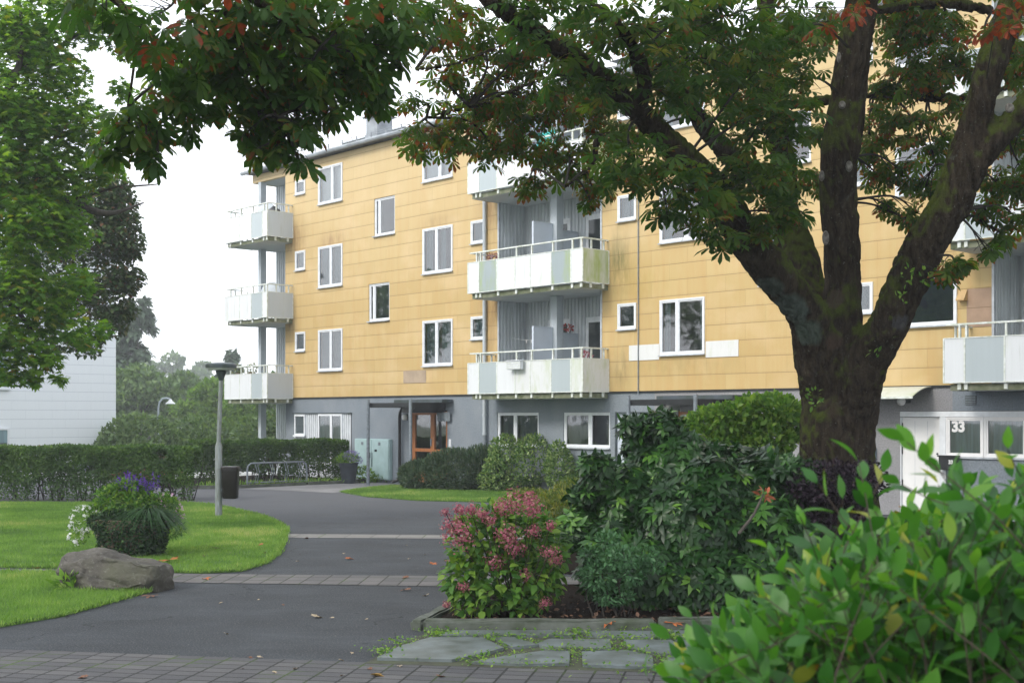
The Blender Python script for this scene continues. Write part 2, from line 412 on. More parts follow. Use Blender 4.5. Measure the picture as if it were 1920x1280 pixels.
def blobs_pts(blobs, n, inner=.6, zmin=.03, power=.5, cull=.75):
    """points in the outer shell of a union of ellipsoids (cx,cy,cz,rx,ry,rz)"""
    B = np.array(blobs, float); ar = (B[:,3]*B[:,4]+B[:,3]*B[:,5]+B[:,4]*B[:,5]); ar /= ar.sum()
    k = rng.choice(len(B), n*2, p=ar); d = sph(n*2)
    r = inner+(1-inner)*rng.random(n*2)**power
    P = B[k,:3]+d*B[k,3:6]*r[:,None]
    ok = P[:,2] > zmin
    for i, b in enumerate(B):
        q = (((P-b[:3])/b[3:6])**2).sum(1); ok &= ~((q < cull**2) & (k != i))
    Nn = d/B[k,3:6]; Nn /= np.linalg.norm(Nn, axis=1, keepdims=True)
    P, Nn = P[ok][:n], Nn[ok][:n]; return P, Nn
def norm(a): return a/np.maximum(1e-9, np.linalg.norm(a, axis=-1, keepdims=True))
def bush_leaves(name, blobs, n, tmpl, size, mat, parent, inner=.55, up=.5, jit=.7, power=.5, cull=.75, flat=.5, zmin=.03):
    P, Nn = blobs_pts(blobs, n, inner, zmin, power, cull); m = len(P)
    D = norm(Nn+np.array([0,0,up])+rng.normal(size=(m,3))*jit)
    N = norm(Nn*.6+np.array([0,0,flat])+rng.normal(size=(m,3))*jit*.7)
    S = size*rng.uniform(.65, 1.2, m)
    return scatter(name, tmpl if isinstance(tmpl, list) else [tmpl], P, D, N, S, mat, parent)
def bush_stems(name, blobs, n, base, mat, parent, r=.012, spread=.25, k=4, reach=.85):
    mb = MB(); base = Vector(base)
    P, _ = blobs_pts(blobs, n, .4)
    for p in P:
        e = Vector(p); b = base+Vector((random.uniform(-spread, spread), random.uniform(-spread, spread), 0))
        e = b.lerp(e, reach); mid = b.lerp(e, .5)+Vector((random.uniform(-.1,.1), random.uniform(-.1,.1), (e-b).length*.12))
        pts = spline([b, mid, e], 4); mb.tube(pts, list(np.linspace(r, r*.25, len(pts))), k, cap=False)
    return mb.build(name, mat, parent)
LF = {}
LF['chest'] = leafmat('chestnut_leaf', [(0,(.030,.075,.018)), (.5,(.052,.12,.022)), (.85,(.10,.155,.025)), (1,(.18,.18,.03))], (.13,.04,.014), .48, 11, .52)
LF['chest_near'] = leafmat('near_chestnut_leaf', [(0,(.028,.072,.017)), (.6,(.052,.115,.022)), (1,(.11,.15,.03))], (.13,.04,.014), .47, 13, .55)
LF['chest_far'] = leafmat('backlit_yellowing_chestnut_leaf', [(0,(.035,.085,.012)), (.5,(.07,.135,.018)), (.85,(.12,.17,.02)), (1,(.19,.17,.025))], (.16,.045,.012), .62, 11, .55)  # yellow-green glow of backlit leaves put into the colour
LF['chest_red'] = leafmat('reddened_chestnut_leaf', [(0,(.04,.08,.02)), (1,(.12,.13,.02))], (.16,.028,.01), .85, 9, .35)
LF['maple'] = leafmat('maple_leaf', [(0,(.05,.13,.016)), (.5,(.11,.24,.025)), (.9,(.22,.34,.035)), (1,(.30,.20,.03))], (.18,.08,.02), .25, 5, .5)
LF['beech'] = leafmat('dark_reddish_tree_leaf', [(0,(.030,.065,.022)), (.6,(.055,.10,.03)), (.85,(.09,.10,.035)), (1,(.17,.08,.045))], None, trans=.25)
LF['rhodo'] = leafmat('rhododendron_leaf', [(0,(.006,.027,.006)), (.7,(.014,.054,.009)), (.95,(.045,.13,.018)), (1,(.12,.24,.03))], None, trans=.12, rough=.38, spec=.28)
LF['lightshrub'] = leafmat('light_green_shrub_leaf', [(0,(.06,.15,.022)), (.6,(.14,.27,.04)), (1,(.26,.38,.07))], None, trans=.35)
LF['dogwood'] = leafmat('pale_edged_shrub_leaf', [(0,(.05,.12,.03)), (.5,(.11,.20,.05)), (1,(.30,.38,.16))], None, trans=.35)
LF['front'] = leafmat('glossy_foreground_leaf', [(0,(.012,.052,.012)), (.4,(.034,.125,.022)), (.7,(.07,.20,.026)), (.93,(.14,.29,.033)), (1,(.26,.28,.04))], (.22,.09,.02), .34, 16, .42, rough=.42, spec=.35)
LF['hedge'] = leafmat('hedge_leaf', [(0,(.020,.052,.013)), (.6,(.045,.105,.02)), (1,(.10,.18,.03))], (.09,.05,.02), .3, 2, .25)
LF['juniper'] = leafmat('juniper_needle', [(0,(.025,.055,.03)), (.6,(.045,.09,.045)), (1,(.10,.13,.06))], None, trans=.15)
LF['hyd'] = leafmat('hydrangea_leaf', [(0,(.03,.095,.015)), (.5,(.08,.19,.025)), (1,(.19,.30,.045))], (.2,.05,.03), .1, 8, .35)
LF['pink'] = leafmat('pink_floret', [(0,(.25,.055,.09)), (.45,(.42,.11,.17)), (.8,(.50,.21,.25)), (1,(.42,.30,.19))], None, trans=.4, tcol=(1.1,1,1))
LF['euon'] = leafmat('blue_green_shrub_leaf', [(0,(.04,.11,.045)), (1,(.09,.20,.09))], None, trans=.25)
LF['purple'] = leafmat('dark_purple_leaf', [(0,(.008,.005,.010)), (.8,(.022,.012,.024)), (1,(.04,.02,.03))], None, trans=.1)
LF['peren'] = leafmat('yellow_green_perennial_leaf', [(0,(.05,.09,.015)), (.6,(.12,.17,.025)), (1,(.24,.22,.04))], None, trans=.35)
LF['grass'] = leafmat('grass_blade', [(0,(.075,.155,.03)), (.5,(.145,.275,.055)), (.9,(.24,.37,.085)), (1,(.40,.41,.18))], None, trans=.35, rough=.6, spec=.2)
LF['violet'] = leafmat('violet_floret', [(0,(.06,.02,.22)), (1,(.16,.07,.42))], None, trans=.3, tcol=(1,1,1))
LF['whitef'] = leafmat('white_petal', [(0,(.7,.72,.7)), (1,(.85,.86,.84))], None, trans=.3, tcol=(1,1,1))
LF['pinkf'] = leafmat('pale_pink_petal', [(0,(.5,.2,.42)), (1,(.72,.5,.65))], None, trans=.3, tcol=(1,1,1))
LF['lav'] = leafmat('lavender_floret', [(0,(.16,.12,.34)), (1,(.32,.26,.55))], None, trans=.3, tcol=(1,1,1))
LF['ivy'] = leafmat('dark_ivy_leaf', [(0,(.010,.03,.012)), (.7,(.02,.055,.018)), (1,(.06,.12,.03))], None, trans=.15)
LF['fargreen'] = leafmat('distant_tree_leaf', [(0,(.06,.11,.045)), (.6,(.11,.18,.07)), (1,(.18,.26,.10))], None, trans=.3)  # mist put into the colour: leaf green made paler
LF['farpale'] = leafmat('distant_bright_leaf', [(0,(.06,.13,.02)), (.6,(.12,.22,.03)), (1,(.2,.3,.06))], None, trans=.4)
LF['conifer'] = leafmat('conifer_needle_spray', [(0,(.05,.085,.05)), (1,(.10,.15,.09))], None, trans=.15)  # needles coloured paler to carry the mist
# ================================================================== GROUND AND PATHS
def poly_sheet(name, pts, z, mat, kind='structure', thick=0):
    mb = MB(); pts = [(p[0], p[1]) for p in pts]
    mb.quad(*[(x, y, z) for x, y in pts])
    if thick:
        for i in range(len(pts)):
            a, b = pts[i], pts[(i+1) % len(pts)]
            mb.quad((a[0],a[1],z-thick), (b[0],b[1],z-thick), (b[0],b[1],z), (a[0],a[1],z))
    return tag(mb.build(name, mat), kind=kind)
def asphalt():
    m = NM('worn_asphalt'); o = m.geo()
    f = m.noise(.7, 8, m.scalev(o, (1, 1.6, 1)), .65); g = m.noise(55, 3, o, .7); s = m.noise(3, 8, m.scalev(o, (.4, 2.2, 1)), .7)
    c = m.mix(m.math('MULTIPLY_ADD', f, 2.6, -.8, clamp=True), (.018,.0215,.026), (.056,.064,.073))
    c = m.mix(m.math('MULTIPLY_ADD', s, 2, -.75, clamp=True), c, (.026,.029,.032))
    c = m.mix(m.math('MULTIPLY', m.math('SUBTRACT', g, .52), 5, clamp=True), c, (.13,.13,.135))
    g2 = m.noise(28, 2, o, .6); c = m.mix(m.math('MULTIPLY', m.math('SUBTRACT', g2, .70), 14, clamp=True), c, (.22,.215,.20))
    vo = m.n('TexVoronoi', dict(feature='DISTANCE_TO_EDGE'), Vector=m.n('VectorMath', dict(operation='ADD'), i0=o, i1=m.n('VectorMath', dict(operation='SCALE'), i0=m.n('TexNoise', Vector=o, Scale=1.5, Detail=5).outputs[1], Scale=1.1).outputs[0]).outputs[0], Scale=.33).outputs[0]
    crk = m.math('MULTIPLY', m.math('LESS_THAN', vo, .0035), m.math('GREATER_THAN', m.noise(.5, 2, o), .5)); c = m.mix(m.math('MULTIPLY', crk, .7), c, (.012,.013,.012))
    st_ = m.math('MULTIPLY', m.math('SUBTRACT', m.noise(1.7, 3, o), .66), 9, clamp=True); c = m.mix(m.math('MULTIPLY', st_, .45), c, (.02,.02,.022))
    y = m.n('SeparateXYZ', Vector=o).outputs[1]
    far_tone = m.math('MULTIPLY', m.math('SUBTRACT', y, 22), .07, clamp=True)
    c = m.mix(m.math('MULTIPLY', far_tone, .55), c, (.15,.155,.17))  # asphalt turns paler with distance
    m.set(Base_Color=c, Roughness=m.math('MULTIPLY_ADD', f, .25, .68), Specular_IOR_Level=.18); m.bump(g, .7, .012); return m.m
def pavers(name, rot, bw, bh, c1, c2, mortar, ox=0, oy=0):
    m = NM(name); o = m.geo(); v = m.n('Mapping', Vector=o, Rotation=(0,0,rot), Location=(ox,oy,0)).outputs[0]
    b = m.n('TexBrick', dict(offset=0.0, squash=1.0), Vector=v, Color1=(*c1,1), Color2=(*c2,1), Mortar=(*mortar,1), Scale=1.0, Brick_Width=bw, Row_Height=bh, Mortar_Size=.011, Mortar_Smooth=.2, Bias=0.0)
    f = m.noise(3, 5, o); g = m.noise(120, 3, o)
    c = m.mix(m.math('MULTIPLY', f, .5), b.outputs[0], tuple(x*.5 for x in c1))
    c = m.mix(m.math('MULTIPLY', m.math('SUBTRACT', g, .5), 2, clamp=True), c, tuple(x*1.4 for x in c2))
    mo = m.math('MULTIPLY', m.math('SUBTRACT', m.noise(1.6, 4, o), .5), 5, clamp=True)
    c = m.mix(m.math('MULTIPLY', b.outputs[1], mo), c, (.06,.10,.02))
    m.set(Base_Color=c, Roughness=.85, Specular_IOR_Level=.2); h = m.math('ADD', m.math('MULTIPLY', b.outputs[1], -1), m.math('MULTIPLY', g, .25)); m.bump(h, .6, .012); return m.m
def soilm():
    m = NM('dark_garden_soil'); o = m.geo(); g = m.noise(30, 6, o, .7)
    m.set(Base_Color=m.mix(g, (.005,.004,.003), (.024,.017,.013)), Roughness=1.0, Specular_IOR_Level=.05); m.bump(g, 1, .05); return m.m
def turfm():
    m = NM('lawn_turf'); o = m.geo(); f = m.noise(.9, 5, o); g = m.noise(60, 4, o)
    c = m.mix(m.math('MULTIPLY_ADD', f, 2, -.5, clamp=True), (.055,.125,.018), (.10,.19,.03)); c = m.mix(g, c, (.05,.10,.02))
    m.set(Base_Color=c, Roughness=.95); m.bump(g, .8, .03); return m.m
M['asphalt'] = asphalt(); M['soil'] = soilm(); M['turf'] = turfm()
M['concrete'] = simple('pale_concrete_path', (.21,.21,.215), .85, .15, 2, .2, 80)
M['stone'] = simple('grey_granite_kerb', (.095,.105,.095), .85, .25, 6, .6, 25, c2=(.035,.048,.025))
M['slate'] = simple('slate_flagstone', (.125,.15,.158), .6, .2, 3, .5, 14, c2=(.050,.062,.050))
mb = MB(); gy = [(-60,-.06),(43.2,-.06),(50,-1.0),(900,-1.0)]
for (ya, za), (yb, zb) in zip(gy[:-1], gy[1:]): mb.quad((-400,ya,za), (400,ya,za), (400,yb,zb), (-400,yb,zb))
tag(mb.build('ground',  simple('far_ground_grass', (.06,.10,.03), .95, .2, .3)), kind='structure')
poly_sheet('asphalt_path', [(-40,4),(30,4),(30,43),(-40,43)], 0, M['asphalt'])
A4 = R(10.4)
poly_sheet('paving_band_front', [(-9,12.34),(1.19,10.46),(9,9.03),(9,6.4),(-9,6.4)], .006, pavers('front_pavers', A4, .245, .165, (.070,.071,.078), (.115,.113,.115), (.012,.013,.010), 0, .03))
poly_sheet('paving_band_middle', [(-14,17.62),(-5.85,16.93),(-4.17,16.15),(-.79,15.78),(1.9,15.62),(1.9,16.66),(-.84,16.80),(-4.38,17.05),(-6,17.52),(-14,18.3)], .006,
    pavers('middle_pavers', R(3), .25, .33, (.095,.093,.095), (.145,.138,.135), (.018,.022,.012)))
poly_sheet('paving_band_back', [(-4.2,22.15),(-1.1,21.95),(4,21.7),(4,22.35),(-1.2,22.62),(-4.2,22.82)], .006, pavers('pale_pavers', R(3), .45, .33, (.17,.168,.16), (.22,.21,.20), (.09,.09,.08)))
lawn1 = [(-16,18.5),(-7.05,17.72),(-6.07,17.62),(-4.6,17.17),(-4.1,17.10),(-3.66,17.3),(-3.5,18.2),(-3.58,19.6),(-3.81,21.2),(-4.14,23.4),(-4.55,24.8),(-5.19,26.5),(-6.13,28.3),(-7.1,29.9),(-7.9,30.6),(-16,30.9)]
lawn2 = [(-16,17.9),(-6.8,16.98),(-5.85,16.88),(-4.75,15.75),(-4.30,15.40),(-4.41,14.85),(-4.72,13.4),(-5.08,12.75),(-6.3,12.0),(-16,10.5)]
lawn3 = [(-4.7,35.2),(-4.25,36.8),(-3.6,38.3),(-1,37),(3.6,33.2),(3.4,30),(1.6,29.6),(-.39,31.1),(-2.39,31.8),(-3.8,33.3)]
lawns = []
for nm, pl in (('lawn', lawn1), ('lawn', lawn2), ('lawn', lawn3)): lawns.append(poly_sheet(nm, pl, .03, M['turf'], thick=.04))
poly_sheet('concrete_path', [(-8.4,37.2),(-6.4,36.2),(-4.9,35.0),(-3.7,38.2),(-2.9,38.9),(-4.6,40.9),(-6.3,41.7),(-8.5,42.5)], .006, M['concrete'])
poly_sheet('soil_bed', [(-.78,12.62),(-.50,14.2),(-.35,15.5),(8,15.5),(8,11.9),(1.4,12.62)], .07, M['soil'], thick=.1)
poly_sheet('soil_bed', [(-.2,17.2),(-.1,20),(.2,21.5),(.7,24),(1.6,28.6),(12,24),(12,16.2),(1.95,16.8)], .05, M['soil'], thick=.1)
poly_sheet('soil_bed', [(-10.2,37.4),(-8.2,37.5),(-6.2,39.3),(-4.3,41.0),(-5,41.9),(-8.6,45),(-12,41)], .05, M['soil'], thick=.1)
poly_sheet('soil_bed', [(-3.3,38.7),(-2.7,36.6),(4,32.2),(12,25.5),(12,27.5),(-2.6,39.9)], .045, M['soil'], thick=.1)

def inpoly(P, poly):
    x, y = P[:,0], P[:,1]; c = np.zeros(len(P), bool); n = len(poly); j = n-1
    for i in range(n):
        xi, yi = poly[i]; xj, yj = poly[j]
        hit = ((yi > y) != (yj > y)) & (x < (xj-xi)*(y-yi)/(yj-yi+1e-12)+xi); c ^= hit; j = i
    return c
def grass(name, polys, dens, h, parent=None, wmul=1, keep=None, mat='grass'):
    PP = []
    for poly in polys:
        a = np.array(poly); lo, hi = a.min(0), a.max(0); n = int((hi-lo).prod()*dens)
        P = lo+rng.random((n, 2))*(hi-lo); P = P[inpoly(P, poly)]
        if keep is not None: P = P[keep(P)]
        PP.append(P)
    P = np.vstack(PP); m = len(P); H = h*rng.uniform(.4, 1.25, m)
    dist = np.clip(P[:,1]/14, .8, 2.4); W = .0035*dist*wmul*rng.uniform(.7, 1.3, m)
    a = rng.random(m)*2*np.pi; lean = rng.normal(size=(m,2))*.45*H[:,None]
    X = np.c_[np.cos(a)*W, np.sin(a)*W]; z0 = np.full(m, .025)
    b0 = np.c_[P-X, z0]; b1 = np.c_[P+X, z0]; k = np.array([noise.noise(Vector((a_*.55, b_*.55, 0)))*.55+noise.noise(Vector((a_*2.3, b_*2.3, 4)))*.35 for a_, b_ in P]); H = H*(1+.6*k); tp = np.c_[P+lean, z0+H]
    V = np.stack([b0, b1, tp], 1).reshape(-1, 3); F = np.arange(3*m).reshape(-1, 3)
    k = np.array([noise.noise(Vector((a_*.55, b_*.55, 0)))*.55+noise.noise(Vector((a_*2.3, b_*2.3, 4)))*.35 for a_, b_ in P])
    r = np.clip(rng.random(m)*.6+.2+k, 0, 1)
    o = np_mesh(name, V, F, LF[mat], parent, dict(rnd=np.repeat(r, 3), tt=np.tile([0,0,1.], m))); return tag(o, kind='stuff')
fov = lambda P: (np.abs(P[:,0]) < .43*P[:,1]+.3)
g = grass('grass', [lawn1], 2300, .05, keep=lambda P: fov(P), wmul=1.1)
g = grass('grass', [lawn2], 4200, .06, keep=lambda P: fov(P) & (P[:,1] > 11.5))
g = grass('grass', [lawn3], 2000, .05, keep=fov, wmul=1.2)
def fringe(poly, n, h):
    """longer tufts along a border"""
    a = np.array(poly); P = []; 
    for i in range(len(a)-1):
        L = np.linalg.norm(a[i+1]-a[i]); k = int(L*n); t = rng.random(k)[:,None]; P.append(a[i]+(a[i+1]-a[i])*t+rng.normal(size=(k,2))*.035)
    P = np.vstack(P); P = P[fov(P)]; m = len(P)
    D = np.c_[rng.normal(size=(m,2))*.6, np.ones(m)]; N = rng.normal(size=(m,3))
    return scatter('grass', [diamond(.12, .1)], np.c_[P, np.full(m, .01)], D, N, h*rng.uniform(.4, 1.2, m)*np.clip(P[:,1]/16, .8, 1.3), LF['grass'], None, rng.uniform(.2, .95, m))
tag(fringe(lawn1[1:15], 420, .075), kind='stuff'); tag(fringe(lawn2[1:9], 500, .085), kind='stuff'); tag(fringe(lawn3, 250, .06), kind='stuff')

# flagstones, kerb stones, moss in the joints
flags = [[(-1.18,10.95),(-1.02,11.55),(-.78,12.02),(-.25,12.02),(-.05,11.45),(-.30,11.05),(-.50,10.86)],[(-.20,12.02),(.02,12.02),(.26,11.60),(.02,11.47)],
 [(-.74,12.08),(-.62,12.38),(.52,12.38),(.66,12.10),(.08,12.08)],
 [(-.36,10.80),(-.10,11.07),(.30,11.35),(.52,11.33),(.50,10.72),(.1,10.70)],
 [(.30,11.46),(.20,11.66),(.34,11.92),(.92,11.90),(.90,11.42),(.62,11.40)],
 [(.72,12.12),(.60,12.38),(1.45,12.37),(1.5,11.98),(1.0,11.98)],[(1.5,12.37),(2.3,12.36),(2.42,11.98),(1.56,11.98)],
 [(.58,10.66),(.60,11.30),(1.02,11.36),(1.22,11.10),(1.18,10.55)],
 [(1.0,11.45),(1.02,11.90),(1.75,11.90),(2.35,11.86),(2.2,11.2),(1.3,11.16)],
 [(1.28,10.53),(1.3,11.06),(2.2,11.1),(2.5,10.6),(2.3,10.34)],
 [(2.45,11.9),(2.5,12.34),(3.3,12.3),(3.4,11.5),(2.5,11.3)],[(3.36,12.3),(4.2,12.2),(4.4,11.4),(3.46,11.5)], [(2.6,10.6),(2.45,11.2),(4.4,11.3),(4.6,10.1),(2.5,10.3)]]
poly_sheet('flagstone_bedding', [(-1.25,10.85),(-1.05,11.7),(-.82,12.44),(6,12.44),(6,9.75),(1.19,10.47)], .008, simple('mossy_joint_soil', (.05,.06,.03), .95, .3, 6, .5, 40, c2=(.03,.03,.02)))
mb = MB()
for f in flags:
    cx_ = sum(p[0] for p in f)/len(f); cy_ = sum(p[1] for p in f)/len(f); f = [(cx_+(p[0]-cx_)*.955+random.uniform(-.012,.012), cy_+(p[1]-cy_)*.94) for p in f]
    n = len(f); z = .035+random.uniform(-.006, .006)
    mb.quad(*[(x, y, z) for x, y in f])
    for i in range(n):
        a, b = f[i], f[(i+1) % n]; mb.quad((a[0],a[1],0), (b[0],b[1],0), (b[0],b[1],z), (a[0],a[1],z))
tag(mb.build('flagstone_path', M['slate'], bevel=.006), kind='structure')
P = []
for f in flags:
    for i in range(len(f)):
        a = np.array(f[i]); b = np.array(f[(i+1) % len(f)]); k = int(np.linalg.norm(b-a)*75); k = int(k*rng.uniform(0.2, 1.5)**1.5)
        P.append(a+(b-a)*rng.random(k)[:,None]+rng.normal(size=(k,2))*.03)
for (x, y, r_, n) in ((.75,12.05,.2,100),(1.3,11.0,.1,40),(-1.12,11.3,.08,90),(-1.0,11.75,.08,80),(-.72,12.25,.10,130),(.95,11.5,.12,80),(1.6,11.95,.2,110),(-.3,10.8,.08,50),(.05,10.75,.15,50),(2.3,12.0,.3,120),(1.2,10.4,.3,90)):
    P.append(np.array([x,y])+rng.normal(size=(n,2))*r_)
P = np.vstack(P); m = len(P)
tag(scatter('moss_and_weeds', [leaflet(1,.6,'ell',2,.1,.2)], np.c_[P, rng.uniform(.015,.06,m)], np.c_[rng.normal(size=(m,2)), rng.uniform(.1,1.0,m)], np.c_[rng.normal(size=(m,2))*.5, np.ones(m)], rng.uniform(.018,.045,m), LF['lightshrub']), kind='stuff')
def stone_block(name, x0, x1, y0, y1, z1, label, rz=0, seed=0):
    r = random.Random(seed); o = empty(name, (0,0,0)); bpy.data.objects.remove(o)
    bm = bmesh_box(x1-x0, y1-y0, z1, r); me = bpy.data.meshes.new(name); bm.to_mesh(me); bm.free()
    o = link(name, me, M['stone']); o.location = ((x0+x1)/2, (y0+y1)/2, 0); o.rotation_euler = (0,0,rz)
    return tag(o, label, 'kerb stone', 'granite kerb stones edging the planting bed')
import bmesh
def bmesh_box(L, W, H, r):
    bm = bmesh.new(); bmesh.ops.create_cube(bm, size=1)
    for v in bm.verts: v.co = Vector((v.co.x*L, v.co.y*W, (v.co.z+.5)*H-.04*(v.co.z < 0)))
    bmesh.ops.bevel(bm, geom=bm.edges[:], offset=.018, segments=2, affect='EDGES')
    bmesh.ops.subdivide_edges(bm, edges=[e for e in bm.edges if e.calc_length() > .15], cuts=5, use_grid_fill=True)
    for v in bm.verts: v.co += Vector((r.uniform(-.006,.006), r.uniform(-.008,.008), r.uniform(-.007,.007)))
    return bm
stone_block('kerb_stone', -.86, 1.40, 12.46, 12.64, .11, 'long rough kerb stone in front of the pink hydrangea', R(-.5), 1)
stone_block('kerb_stone', 1.43, 3.30, 12.45, 12.63, .135, 'rough kerb stone in front of the big rhododendron', R(1), 2)
stone_block('kerb_stone', 3.34, 5.4, 12.43, 12.61, .13, 'kerb stone half hidden behind the foreground shrub', R(1), 3)
k = stone_block('kerb_stone', -.8, .9, 0, .12, .10, 'kerb stone running back from the bed corner beside the asphalt', 0, 4); k.location = (-.735, 13.38, 0); k.rotation_euler = (0,0,R(76))
for i, (p, q, lab) in enumerate((((-9.9,37.0),(-8.1,37.05),'low kerb in front of the left end of the far hedge'), ((-8.05,37.1),(-6.3,39.0),'low kerb beside the bicycle rack'), ((-6.2,39.1),(-4.3,40.8),'low kerb between plant pot and mint cabinet'))):
    a = Vector((*p,0)); b = Vector((*q,0)); L = (b-a).length
    k = stone_block('kerb_stone', -L/2, L/2, -.07, .07, .10, lab, 0, 5+i); k.location = (a+b)/2; k.rotation_euler = (0,0,math.atan2(b.y-a.y, b.x-a.x)); k['group'] = 'low kerbs along the far hedge bed'

# ================================================================== APARTMENT BUILDING
# local axes: x along the facade (0 at its left corner), y into the building, z up
D_ = Vector((.6764,-.7365,0)).normalized(); N_ = Vector((D_.y, -D_.x, 0))
ORG = Vector((-7.903, 44.628, 0))
BROT = math.atan2(D_.y, D_.x)
bld = empty('apartment_building', ORG, BROT, 'four storey yellow clad apartment block with grey ground floor and white balconies', 'apartment building')
def loc(u, v, z=0): return ORG+D_*u+N_*v+Vector((0,0,z))     # v = distance in front of the facade
def wall_holes(name, mat, u0, u1, z0, z1, holes, y0, thick, extra_u=(), m=0, parent=bld):
    us = sorted(set([u0, u1]+[round(h[i], 4) for h in holes for i in (0, 1)])); zs = sorted(set([z0, z1]+[round(h[i], 4) for h in holes for i in (2, 3)]))
    us = [x for x in us if u0-1e-6 <= x <= u1+1e-6]; zs = [x for x in zs if z0-1e-6 <= x <= z1+1e-6]
    mb = MB(); y1 = y0+thick
    solid = lambda i, j: 0 <= i < len(us)-1 and 0 <= j < len(zs)-1 and not any(h[0]-1e-4 <= us[i] and us[i+1] <= h[1]+1e-4 and h[2]-1e-4 <= zs[j] and zs[j+1] <= h[3]+1e-4 for h in holes)
    for i in range(len(us)-1):
        for j in range(len(zs)-1):
            if not solid(i, j): continue
            a, b, c, d = us[i], us[i+1], zs[j], zs[j+1]
            mb.quad((a,y0,c), (b,y0,c), (b,y0,d), (a,y0,d))
            mb.quad((b,y1,c), (a,y1,c), (a,y1,d), (b,y1,d))
            if not solid(i-1, j): mb.quad((a,y1,c), (a,y0,c), (a,y0,d), (a,y1,d))
            if not solid(i+1, j): mb.quad((b,y0,c), (b,y1,c), (b,y1,d), (b,y0,d))
            if not solid(i, j-1): mb.quad((a,y1,c), (b,y1,c), (b,y0,c), (a,y0,c))
            if not solid(i, j+1): mb.quad((a,y0,d), (b,y0,d), (b,y1,d), (a,y1,d))
    return mb.build(name, mat, parent)
# windows: u0,u1,z0,z1, mullion (fraction or None), interior kind
W = []
def win(u0, u1, z0, z1, mul=None, cur='light', reveal=0, name=None): W.append((u0, u1, z0, z1, mul, cur, reveal))
for z0, z1, c in ((3.62,4.99,'blue'), (6.41,7.78,'light'), (9.20,10.44,'light')):
    win(2.06, 3.46, z0, z1, .52 if z0 < 9 else .58, c if z0 < 9 else 'white')
    win(7.68, 9.10, z0, z1, .47 if z0 < 9 else .58, {3.62:'light',6.41:'half',9.20:'white'}[z0])
    win(17.16, 18.58, z0, z1, .40 if z0 < 5 else .6, 'half' if z0 > 5 else 'part')
for z0 in (4.33, 7.11, 9.71):
    z1 = z0+(.66 if z0 < 9 else .48)
    win(.65, 1.26, z0, z1, None, 'light'); win(9.93, 10.53, z0, z1, None, 'net'); win(15.73, 16.37, z0, z1, None, 'light' if z0 > 6 else 'dark'); win(22.55, 23.18, z0, z1, None, 'net')
win(4.89, 5.99, 5.13, 6.32, .22, 'dark', 1); win(5.18, 6.27, 7.82, 9.01, .22, 'none', 1)
win(20.2, 21.3, 5.13, 6.32, .22, 'dark', 1); win(20.5, 21.6, 7.82, 9.01, .22, 'none', 1)
for z0 in (3.98, 6.76, 9.45): win(23.72, 25.12, z0, z0+1.0 if z0 > 9 else z0+1.02, None, 'dark' if z0 < 5 else 'light')
for uu in (31.5, 34.0):
    for z0 in (3.62, 6.41, 9.2): win(uu, uu+1.4, z0, z0+1.3, .5, 'light')
GW = [(11.02,12.73,1.27,2.20,.42,'dark',1), (13.70,15.42,1.27,2.20,.56,'dark',1)]
LOG = [(11.12,15.15), (25.89,30.0)]
yh = [(a,b,c,d) for a,b,c,d,*_ in W]+[(a,b,2.74,10.48) for a,b in LOG]
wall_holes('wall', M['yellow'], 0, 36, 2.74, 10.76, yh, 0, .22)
GD = [(7.07,8.80,0,2.27), (17.70,19.40,0,2.27), (15.60,16.78,0,2.21), (23.80,26.55,0,2.21)]
CLAD = (.54,3.92,0,2.20)
gh = [(a,b,c,d) for a,b,c,d,*_ in GW]+GD+[CLAD]
wall_holes('plinth', M['plinth'], .0, 16.95, -.05, 2.735, gh, .03, .27)
wall_holes('plinth', M['plinth_warm'], 16.95, 25.0, -.05, 2.735, gh, .03, .27)
wall_holes('plinth', M['plinth'], 25.0, 36, -.05, 2.735, gh, .03, .27)
mb = MB()
mb.box(0, 36, -.012, .03, 2.700, 2.737); mb.build('drip_flashing', M['black'], bld)
# corner fascia, gable, back, roof
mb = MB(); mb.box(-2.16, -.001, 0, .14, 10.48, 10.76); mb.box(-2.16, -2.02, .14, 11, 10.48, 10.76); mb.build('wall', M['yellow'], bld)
mb = MB(); mb.box(-2.16, 0, .98, 1.2, -.05, 10.48); mb.box(-2.16, -2.0, 1.2, 11, -.05, 10.48); mb.box(-2.16, 36, 10.8, 11, -.05, 10.48); mb.box(35.8, 36, .3, 10.8, -.05, 10.48); mb.build('wall', M['plinth_warm'], bld)
mb = MB(); mb.box(-2.02, 0, .14, .98, 10.485, 10.55); mb.build('soffit', M['soffit'], bld)
mb = MB(); e = -.26
mb.box(-2.3, 36.2, e, 11.3, 10.80, 10.86)
mb.quad((-2.3,e,10.87), (36.2,e,10.87), (36.2,5.4,12.05), (-2.3,5.4,12.05)); mb.quad((36.2,11.3,10.87), (-2.3,11.3,10.87), (-2.3,5.4,12.05), (36.2,5.4,12.05))
mb.quad((-2.3,e,10.87), (-2.3,5.4,12.05), (-2.3,11.3,10.87)); mb.quad((36.2,e,10.87), (36.2,11.3,10.87), (36.2,5.4,12.05))
mb.build('roof', M['roofm'], bld)
roof = bld.children[-1]
mb = MB(); mb.tube([(-2.4,e-.05,10.83), (36.3,e-.05,10.83)], .075, 8); mb.build('gutter', M['zinc'], roof)
mb = MB()
for y, z in ((.15,11.06), (.15,11.14), (.15,11.21)): mb.tube([(1.5,y,z), (20,y,z)], .010, 5)
for i in range(24): mb.box(1.6+i*.8, 1.63+i*.8, .14, .17, 10.95, 11.23)
mb.build('snow_guard', M['zinc'], roof)
